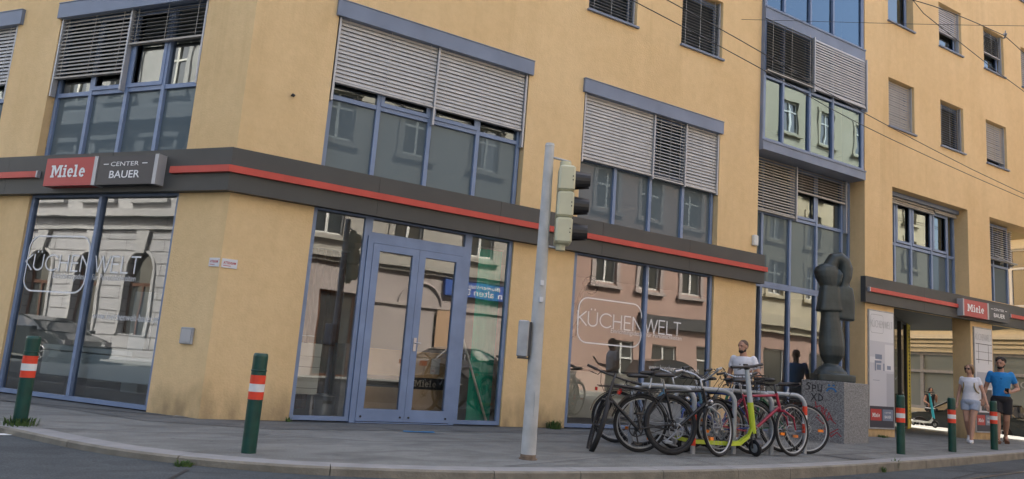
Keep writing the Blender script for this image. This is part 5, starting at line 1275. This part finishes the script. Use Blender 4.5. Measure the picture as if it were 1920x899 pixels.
# ------------------------------------------------------------------ people
def capsule(mb, a, b, ra, rb, n=12):
    a = Vector(a); b = Vector(b); mb.tube([a, a.lerp(b, .5), b], [ra, (ra + rb) / 2, rb], n); mb.ball(a, ra, n=n, m=8); mb.ball(b, rb, n=n, m=8)
def remeshed(o, vox, it=3):
    m_ = o.modifiers.new('remesh', 'REMESH'); m_.mode = 'VOXEL'; m_.voxel_size = vox; m_.use_smooth_shade = True
    s_ = o.modifiers.new('smooth', 'SMOOTH'); s_.iterations = it; s_.factor = .5
    dg = bpy.context.evaluated_depsgraph_get(); me = bpy.data.meshes.new_from_object(o.evaluated_get(dg))
    mats = [x for x in o.data.materials]; o.modifiers.clear(); o.data = me
    for p in me.polygons: p.use_smooth = True
    if not me.materials:
        for x in mats: me.materials.append(x)
    return o
def person(label, loc, rz, h, J, look, top, topmat, bottom, botmat, skin, hair, hairmat, shoes, fem=False, beard=None, extras=None, tilt=0):
    """J: joints in units of height, x to the person's left, y forward, z up"""
    t = thing('person', label, 'person', loc, rz); k = h
    g = {n: Vector(p) * k for n, p in J.items()}
    sw = .88 if fem else 1.0
    b = MB()
    hip, chest, neck, head = g['pelvis'], g['chest'], g['neck'], g['head']
    def tor(m, grow=0, lo=0, hi=1):
        R_ = []
        prof = [(-.035, .075, .062), (0.0, .094, .068), (.05, .085, .062), (.11, .076, .056), (.19, .088, .062), (.25, .102, .062), (.285, .090, .052), (.30, .05, .045)] if fem else [(-.035, .075, .062), (0, .088, .066), (.05, .082, .062), (.12, .082, .060), (.20, .096, .066), (.255, .112, .066), (.29, .103, .054), (.305, .05, .045)]
        axis = (neck - hip); L_ = axis.length
        for z, rx, ry in prof:
            f_ = z * k / L_
            if f_ < lo - .2 or f_ > hi + .2: continue
            c = hip.lerp(chest, min(1, f_ / ((chest - hip).length / L_))) if f_ * L_ < (chest - hip).length else chest.lerp(neck, (f_ * L_ - (chest - hip).length) / max(.01, (neck - chest).length))
            R_.append([(c.x + (rx * k + grow) * math.cos(a), c.y + (ry * k + grow) * math.sin(a) * (1.12 if fem and .18 < z < .26 and math.sin(a) > 0 else 1), c.z) for a in (2 * PI * q / 20 for q in range(20))])
        m.loft(R_)
    tor(b)
    capsule(b, neck - Vector((0, 0, .03 * k)), head - Vector((0, .004 * k, .055 * k)), .037 * k * sw, .033 * k * sw)
    for s_ in ('l', 'r'):
        sh, el, wr, hp, kn, an, to = (g[s_ + x] for x in ('sh', 'el', 'wr', 'hip', 'kn', 'an', 'toe'))
        capsule(b, sh, el, .030 * k * sw, .024 * k * sw); capsule(b, el, el.lerp(wr, .35), .024 * k * sw, .0235 * k * sw); capsule(b, el.lerp(wr, .35), wr, .0235 * k * sw, .0155 * k * sw)
        capsule(b, hp, kn, .052 * k, .032 * k); capsule(b, kn, kn.lerp(an, .35) - Vector((0, .006 * k, 0)), .031 * k, .0325 * k); capsule(b, kn.lerp(an, .35) - Vector((0, .006 * k, 0)), an, .0325 * k, .019 * k)
        capsule(b, an - Vector((0, .012 * k, .012 * k)), to, .021 * k, .016 * k)
        d = (g[s_ + 'hand'] - wr).normalized(); side = d.cross(Vector((0, 1, 0))).normalized() if abs(d.y) < .9 else Vector((1, 0, 0)); nrm = d.cross(side).normalized()
        pc = wr + d * .032 * k
        # palm then five fingers, each of its own length, gently curled
        pr = Matrix((side, nrm, d)).transposed(); b.ball(wr + d * .028 * k, .022 * k, .011 * k, .03 * k, rot=pr)
        inw = 1 if s_ == 'l' else -1
        curl = nrm * (.35)
        for q, fl in enumerate((.040, .045, .042, .034)):
            off = side * (.0155 - .0103 * q) * k; p0 = wr + d * .052 * k + off; p1 = p0 + (d + curl * .3).normalized() * fl * .5 * k; p2 = p1 + (d + curl * 1.6).normalized() * fl * .5 * k
            b.tube([p0 - d * .01 * k, p0, p1, p2], [.0052 * k, .005 * k, .0047 * k, .0036 * k], 8)
        p0 = wr + d * .016 * k + side * .018 * k; b.tube([p0, p0 + (d * .7 + side * .8).normalized() * .02 * k, p0 + (d * 1.2 + side * .6).normalized() * .038 * k], [.0065 * k, .0058 * k, .0045 * k], 8)
    # head
    hq = Matrix.Rotation(look, 3, 'Z') @ Matrix.Rotation(tilt, 3, 'X')
    def hp_(p): return head + hq @ (Vector(p) * k)
    b.ball(head + hq @ Vector((0, -.004, .012)) * k, .043 * k, .054 * k, .052 * k, 20, 14, hq)
    b.ball(hp_((0, .012, -.022)), .034 * k, .037 * k, .040 * k, 16, 10, hq); b.ball(hp_((0, .030, -.048)), .016 * k, .014 * k, .013 * k, 10, 8, hq)
    b.tube([hp_((0, .048, .006)), hp_((0, .060, -.014)), hp_((0, .050, -.018))], [.0045 * k, .0085 * k, .006 * k], 8)
    b.ball(hp_((0, .047, -.033)), .013 * k, .006 * k, .005 * k, 10, 6, hq)
    for s_ in (-1, 1):
        b.ball(hp_((s_ * .044, -.002, -.006)), .006 * k, .011 * k, .016 * k, 10, 8, hq); b.tube([hp_((s_ * .005, .0485, .014)), hp_((s_ * .028, .044, .014))], [.006 * k, .004 * k], 8)
    body = b.build('body', skin, t, True); remeshed(body, .0078, 2)
    e = MB()
    for s_ in (-1, 1): e.ball(hp_((s_ * .0175, .0455, .0035)), .0062 * k, .0045 * k, .0045 * k, 10, 6, hq)
    e.build('eyes', 'phone', t, True)
    # hair
    if hair:
        m = MB()
        hair(m, hp_, hq, k); o = m.build('hair', hairmat, t, True); remeshed(o, .0085, 1)
    if beard:
        m = MB(); m.ball(hp_((0, .024, -.047)), .028 * k, .026 * k, .021 * k, 14, 8, hq); m.ball(hp_((0, .006, -.036)), .0385 * k, .026 * k, .024 * k, 14, 8, hq); m.build('beard', beard, t, True)
    # clothes
    m = MB(); tor(m, .012, top[0])
    for s_ in ('l', 'r'):
        sh, el = g[s_ + 'sh'], g[s_ + 'el']; capsule(m, sh, sh.lerp(el, top[1]), .0345 * k * sw, .0345 * k * sw)
    o = m.build('shirt', topmat, t, True); remeshed(o, .011, 3)
    m = MB()
    m.ball(hip + Vector((0, 0, .0)), .104 * k, .082 * k, .06 * k, 16, 10)
    for s_ in ('l', 'r'):
        hp, kn = g[s_ + 'hip'], g[s_ + 'kn']; e_ = hp.lerp(kn, bottom); d = (kn - hp).normalized(); m.tube([hp - d * .02 * k, hp.lerp(kn, bottom * .5), e_], [.062 * k, .061 * k, .057 * k], 16)
    o = m.build('shorts', botmat, t, True); remeshed(o, .011, 2)
    for s_ in ('l', 'r'):
        an, to = g[s_ + 'an'], g[s_ + 'toe']; m = MB(); d = (to - an); d.z = 0; d.normalize()
        if shoes == 'sandal':
            m.tube([(an - d * .03 * k) * 1 + Vector((0, 0, -.030 * k)), to + d * .018 * k + Vector((0, 0, -.012 * k))], [.024 * k, .026 * k], 10); m.tube([to - d * .03 * k + Vector((-.03 * k, 0, -.005)), to - d * .035 * k + Vector((0, 0, .028 * k)), to - d * .03 * k + Vector((.03 * k, 0, -.005))], .008 * k, 8)
            for i in range(len(m.v)): pass
            m.build('sandal', 'leather', t, True)
        else:
            m.ball(an - d * .008 * k + Vector((0, 0, -.012 * k)), .026 * k, .034 * k, .030 * k); capsule(m, an - d * .02 * k - Vector((0, 0, .018 * k)), to + d * .006 * k, .026 * k, .022 * k); o = m.build('shoe', shoes, t, True); remeshed(o, .009, 2)
    if extras: extras(t, g, k, hp_, hq)
    return t
def short_hair(m, hp_, hq, k):
    m.ball(hp_((0, -.012, .022)), .0455 * k, .052 * k, .050 * k, 18, 12, hq); m.ball(hp_((0, -.03, -.004)), .042 * k, .034 * k, .040 * k, 16, 10, hq)
def curly_hair(m, hp_, hq, k):
    short_hair(m, hp_, hq, k); rnd = random.Random(3)
    for i in range(70):
        a, e_ = rnd.uniform(0, 2 * PI), rnd.uniform(.05, 1.35); p = Vector((math.cos(a) * math.cos(e_) * .05, math.sin(a) * math.cos(e_) * .056 - .012, math.sin(e_) * .056 + .018))
        if p.y > .032 and p.z < .05: continue
        m.ball(hp_(p), rnd.uniform(.010, .016) * k, n=8, m=6)
def bob_hair(m, hp_, hq, k):
    m.ball(hp_((0, -.012, .020)), .048 * k, .056 * k, .050 * k, 18, 12, hq); m.ball(hp_((0, -.030, -.022)), .046 * k, .036 * k, .050 * k, 16, 10, hq)
    for s_ in (-1, 1): m.tube([hp_((s_ * .03, .028, .042)), hp_((s_ * .046, .012, .01)), hp_((s_ * .046, -.004, -.045))], [.014 * k, .014 * k, .011 * k], 8)
def shaved(m, hp_, hq, k):
    m.ball(hp_((0, -.008, .016)), .0442 * k, .0545 * k, .0515 * k, 18, 12, hq)
def bag_straps(t, g, k, hp_, hq):
    m = MB()
    for s_ in ('l', 'r'):
        sh = g[s_ + 'sh']; c = g['chest']; sx = 1 if sh.x > 0 else -1
        m.tube([(sx * .055 * k, .02 * k, c.z + .075 * k), (sx * .056 * k, .062 * k, c.z + .04 * k), (sx * .060 * k, .070 * k, c.z - .01 * k), (sx * .078 * k, .048 * k, c.z - .06 * k), (sx * .09 * k, -.01 * k, c.z - .08 * k)], .0085 * k, 8)
    m.build('rucksack_strap', 'strap_olive', t, True)
    m = MB(); m.ball((0, -.10 * k, g['chest'].z - .01 * k), .075 * k, .045 * k, .1 * k); m.build('rucksack', 'strap_olive', t, True)
    m = MB()
    for s_ in (-1, 1): m.ball(hp_((s_ * .0185, .050, .004)), .0165 * k, .006 * k, .011 * k, 12, 8, hq)
    m.tube([hp_((-.044, .02, .006)), hp_((-.034, .048, .008)), hp_((.034, .048, .008)), hp_((.044, .02, .006))], .0025 * k, 6); m.build('sunglasses', 'phone', t, True)
def phone_in(hand):
    def f(t, g, k, hp_, hq):
        m = MB(); c = g[hand + 'hand'] ; rot = Matrix.Rotation(R(-35), 3, 'X'); m.box(-.036, .036, -.005, .005, -.072, .072, rot, c + Vector((0, .015, .015))); m.build('phone', 'phone', t, True)
        m = MB(); m.tube([(-.05 * k, .045 * k, g['neck'].z - .01 * k), (0, .078 * k, g['chest'].z + .03 * k), (.05 * k, .045 * k, g['neck'].z - .01 * k)], .004 * k, 6); m.build('neck_cord', 'phone', t, True)
    return f
WALK = dict(pelvis=(0, 0, .52), chest=(0, .005, .71), neck=(0, 0, .825), head=(0, .018, .920),
    lsh=(.101, 0, .802), rsh=(-.101, 0, .802), lel=(.145, -.035, .63), rel=(-.14, .01, .625), lwr=(.150, .02, .485), rwr=(-.15, .06, .48), lhand=(.15, .045, .42), rhand=(-.15, .08, .42),
    lhip=(.05, 0, .50), rhip=(-.05, 0, .50), lkn=(.05, .075, .285), rkn=(-.045, -.01, .275), lan=(.05, .10, .045), ran=(-.04, -.115, .095), ltoe=(.055, .175, .022), rtoe=(-.045, -.06, .024))
def head_to(loc): return math.atan2(-loc[1], -loc[0]) - PI / 2     # person's +y faces the camera
wl_ = (16.47, 8.57, 0); ml_ = (17.96, 8.69, 0)
W2 = dict(WALK); W2.update(lsh=(.088, 0, .80), rsh=(-.088, 0, .80), lel=(.125, -.02, .64), rel=(-.14, -.01, .64), lwr=(.145, .02, .50), rwr=(-.185, .03, .50), lhand=(.15, .045, .44), rhand=(-.2, .05, .44))
# swap legs: her right foot (left in the picture) leads
W2.update(rkn=(-.03, .06, .285), ran=(-.015, .085, .045), rtoe=(-.02, .16, .022), lkn=(.045, .015, .28), lan=(.05, -.12, .10), ltoe=(.05, -.07, .03))
person('walking woman in white top and light denim shorts wearing sunglasses', wl_, head_to(wl_) - R(12), 1.65, W2, R(-18), (-.02, .35), 'shirt_white', .42, 'shorts_denim', 'skin', bob_hair, 'hair_blond', 'shoe_white', True, None, bag_straps)
M2 = dict(WALK); M2.update(rel=(-.165, -.02, .64), rwr=(-.095, .09, .60), rhand=(-.045, .13, .60), lel=(.15, -.03, .64), lwr=(.185, .0, .50), lhand=(.19, .02, .44), head=(0, .022, .925))
person('walking man in bright blue shirt and black shorts holding phone', ml_, head_to(ml_) + R(4), 1.87, M2, R(-20), (-.05, .5), 'shirt_blue', .72, 'shorts_black', 'skin_tan', curly_hair, 'hair_dark', 'sandal', False, 'hair_dark', phone_in('r'))
pl_ = (9.0, 8.0, 0)
M3 = dict(WALK); M3.update(lkn=(.05, .02, .285), rkn=(-.05, .01, .285), lan=(.055, -.01, .045), ran=(-.055, .0, .045), ltoe=(.07, .065, .022), rtoe=(-.07, .075, .022), rel=(-.16, -.01, .64), rwr=(-.13, .13, .66), rhand=(-.115, .17, .70), lel=(.15, -.01, .64), lwr=(.10, .12, .57), lhand=(.06, .15, .57))
person('bearded man with shaved head in white shirt behind the bicycles, phone raised', pl_, head_to(pl_) - R(25), 1.56, M3, R(-12), (-.05, .45), 'shirt_white', .72, 'shorts_black', 'skin_tan', shaved, 'hair_short', 'shoe_white', False, 'hair_dark', phone_in('r'))
fl_ = (31.0, 17.72, -.36)
F4 = dict(M3); F4.update(lhand=(.1, .1, .5), rwr=(-.11, .10, .74), rhand=(-.09, .12, .78))
person('distant woman with dark hair and black sleeveless top behind parked car', fl_, R(150), 1.62, F4, R(0), (-.05, .05), 'shorts_black', .4, 'shorts_black', 'skin', bob_hair, 'hair_dark', 'shoe_white', True)

bl_ = (13.1, 9.5, 0)
M5 = dict(M3); M5.update(rwr=(-.15, .03, .48), rhand=(-.15, .05, .42), lwr=(.15, .03, .48), lhand=(.15, .05, .42), rel=(-.145, -.01, .63), lel=(.145, -.01, .63))
person('person in blue shirt standing behind the sculpture, mirrored in the glass', bl_, R(60), 1.66, M5, 0, (-.05, .5), 'shirt_blue', .72, 'shorts_denim', 'skin_tan', short_hair, 'hair_dark', 'shoe_white')

# ------------------------------------------------------------------ overhead wires
def cable(pts, r, label, grp='overhead tram wires'):
    mb = MB(); P = smooth_line([tuple(p) for p in pts], 2); mb.tube(P, r, 6); o = mb.build('overhead_wire', 'wire'); return tag(o, label, 'wire', grp)
cable([(-14, 4.6, 5.5), (-2, 5.9, 5.5), (5.51, 6.82, 5.5), (8.49, 7.22, 5.5), (11.41, 7.75, 5.5), (18.45, 8.31, 5.5), (30, 8.9, 5.5)], .0065, 'lower of two long contact wires crossing the projecting bay')
cable([(-14, 4.2, 5.5), (-2, 5.6, 5.5), (5.84, 6.54, 5.5), (8.04, 6.84, 5.5), (10.89, 7.35, 5.5), (18.11, 8.16, 5.5), (30, 8.7, 5.5)], .0065, 'upper of two long contact wires crossing the projecting bay')
cable([(8.13, 7.43, 6.3), (11.17, 5.16, 6.3), (14, 3, 6.4), (30, -6.9, 7)], .0035, 'thin span wire running level across the upper right windows')
cable([(6, 4.2, 6.3), (9.37, 5.6, 6.3), (10.81, 5.8, 6.3), (13.93, 6.21, 6.3), (24, 7.2, 6.3)], .006, 'straight dark wire crossing three upper right windows steeply')
cable([(7, 6.2, 6.3), (9.45, 5.53, 6.3), (10.35, 5.4, 6.3), (11.44, 5.33, 6.3)], .006, 'short wire from the top edge to the wire clamp')
cable([(11.44, 5.33, 6.3), (12.24, 5.44, 6.3), (16, 6.0, 6.3)], .006, 'wire continuing steeply right of the wire clamp')
t = thing('wire_clamp', 'small metal clamp joining overhead wires at upper right', 'clamp', (11.44, 5.33, 6.26))
mb = MB(); mb.tube([(11.38, 5.28, 6.3), (11.44, 5.33, 6.27), (11.5, 5.38, 6.3)], .012); mb.tube([(11.4, 5.3, 6.36), (11.44, 5.33, 6.27)], .008); mb.tube([(11.48, 5.36, 6.36), (11.44, 5.33, 6.27)], .008); mb.build('clamp_body', 'galv', t)

# ------------------------------------------------------------------ weeds
def tuft(x, y, s, label, n=60, z=0.0, wide=1.0):
    mb = MB(); rnd = random.Random(int(x * 100 + y * 10))
    for i in range(n):
        a = rnd.uniform(0, 2 * PI); r0 = rnd.uniform(0, .5) * s * wide; h_ = rnd.uniform(.4, 1) * s; b = Vector((x + r0 * math.cos(a), y + r0 * math.sin(a), z)); o = Vector((math.cos(a), math.sin(a), 0)) * rnd.uniform(.1, .6) * h_
        w_ = Vector((-math.sin(a), math.cos(a), 0)) * .006 * (1 + s * 2); mid = b + o * .4 + Vector((0, 0, h_ * .7)); tip = b + o + Vector((0, 0, h_ * rnd.uniform(.6, 1)))
        mb.add([tuple(b - w_), tuple(b + w_), tuple(mid + w_ * .8), tuple(mid - w_ * .8), tuple(tip)], [(0, 1, 2, 3), (3, 2, 4)])
    return tmesh(mb, 'weed_tuft', 'grass', label, 'weed', 'weeds in the pavement joints')
tuft(-.16, 8.46, .10, 'flat grass round the foot of the far left bollard', 160, 0, 3.2)
tuft(6.55, 9.40, .16, 'leafy weed at wall foot just right of signal pole', 150, 0, 1.5)
tuft(6.12, 9.42, .09, 'small weed at wall foot mostly behind signal pole', 30)
tuft(2.60, 9.42, .08, 'tiny weed where ochre wall meets the blue shopfront', 26)
tuft(9.98, 6.2, .17, 'tall wispy weed growing at the kerb below the plinth', 34, -.1, .5)
tuft(9.45, 6.02, .10, 'weed in the gap between two kerb stones', 20, -.11, .6)
tuft(14.7, 9.38, .07, 'low weed at the foot of the poster pier', 60, 0, 3.5)
tuft(1.0, 6.40, .05, 'low grass growing in the gutter near the nearest bollard', 90, -.055, 3.2)
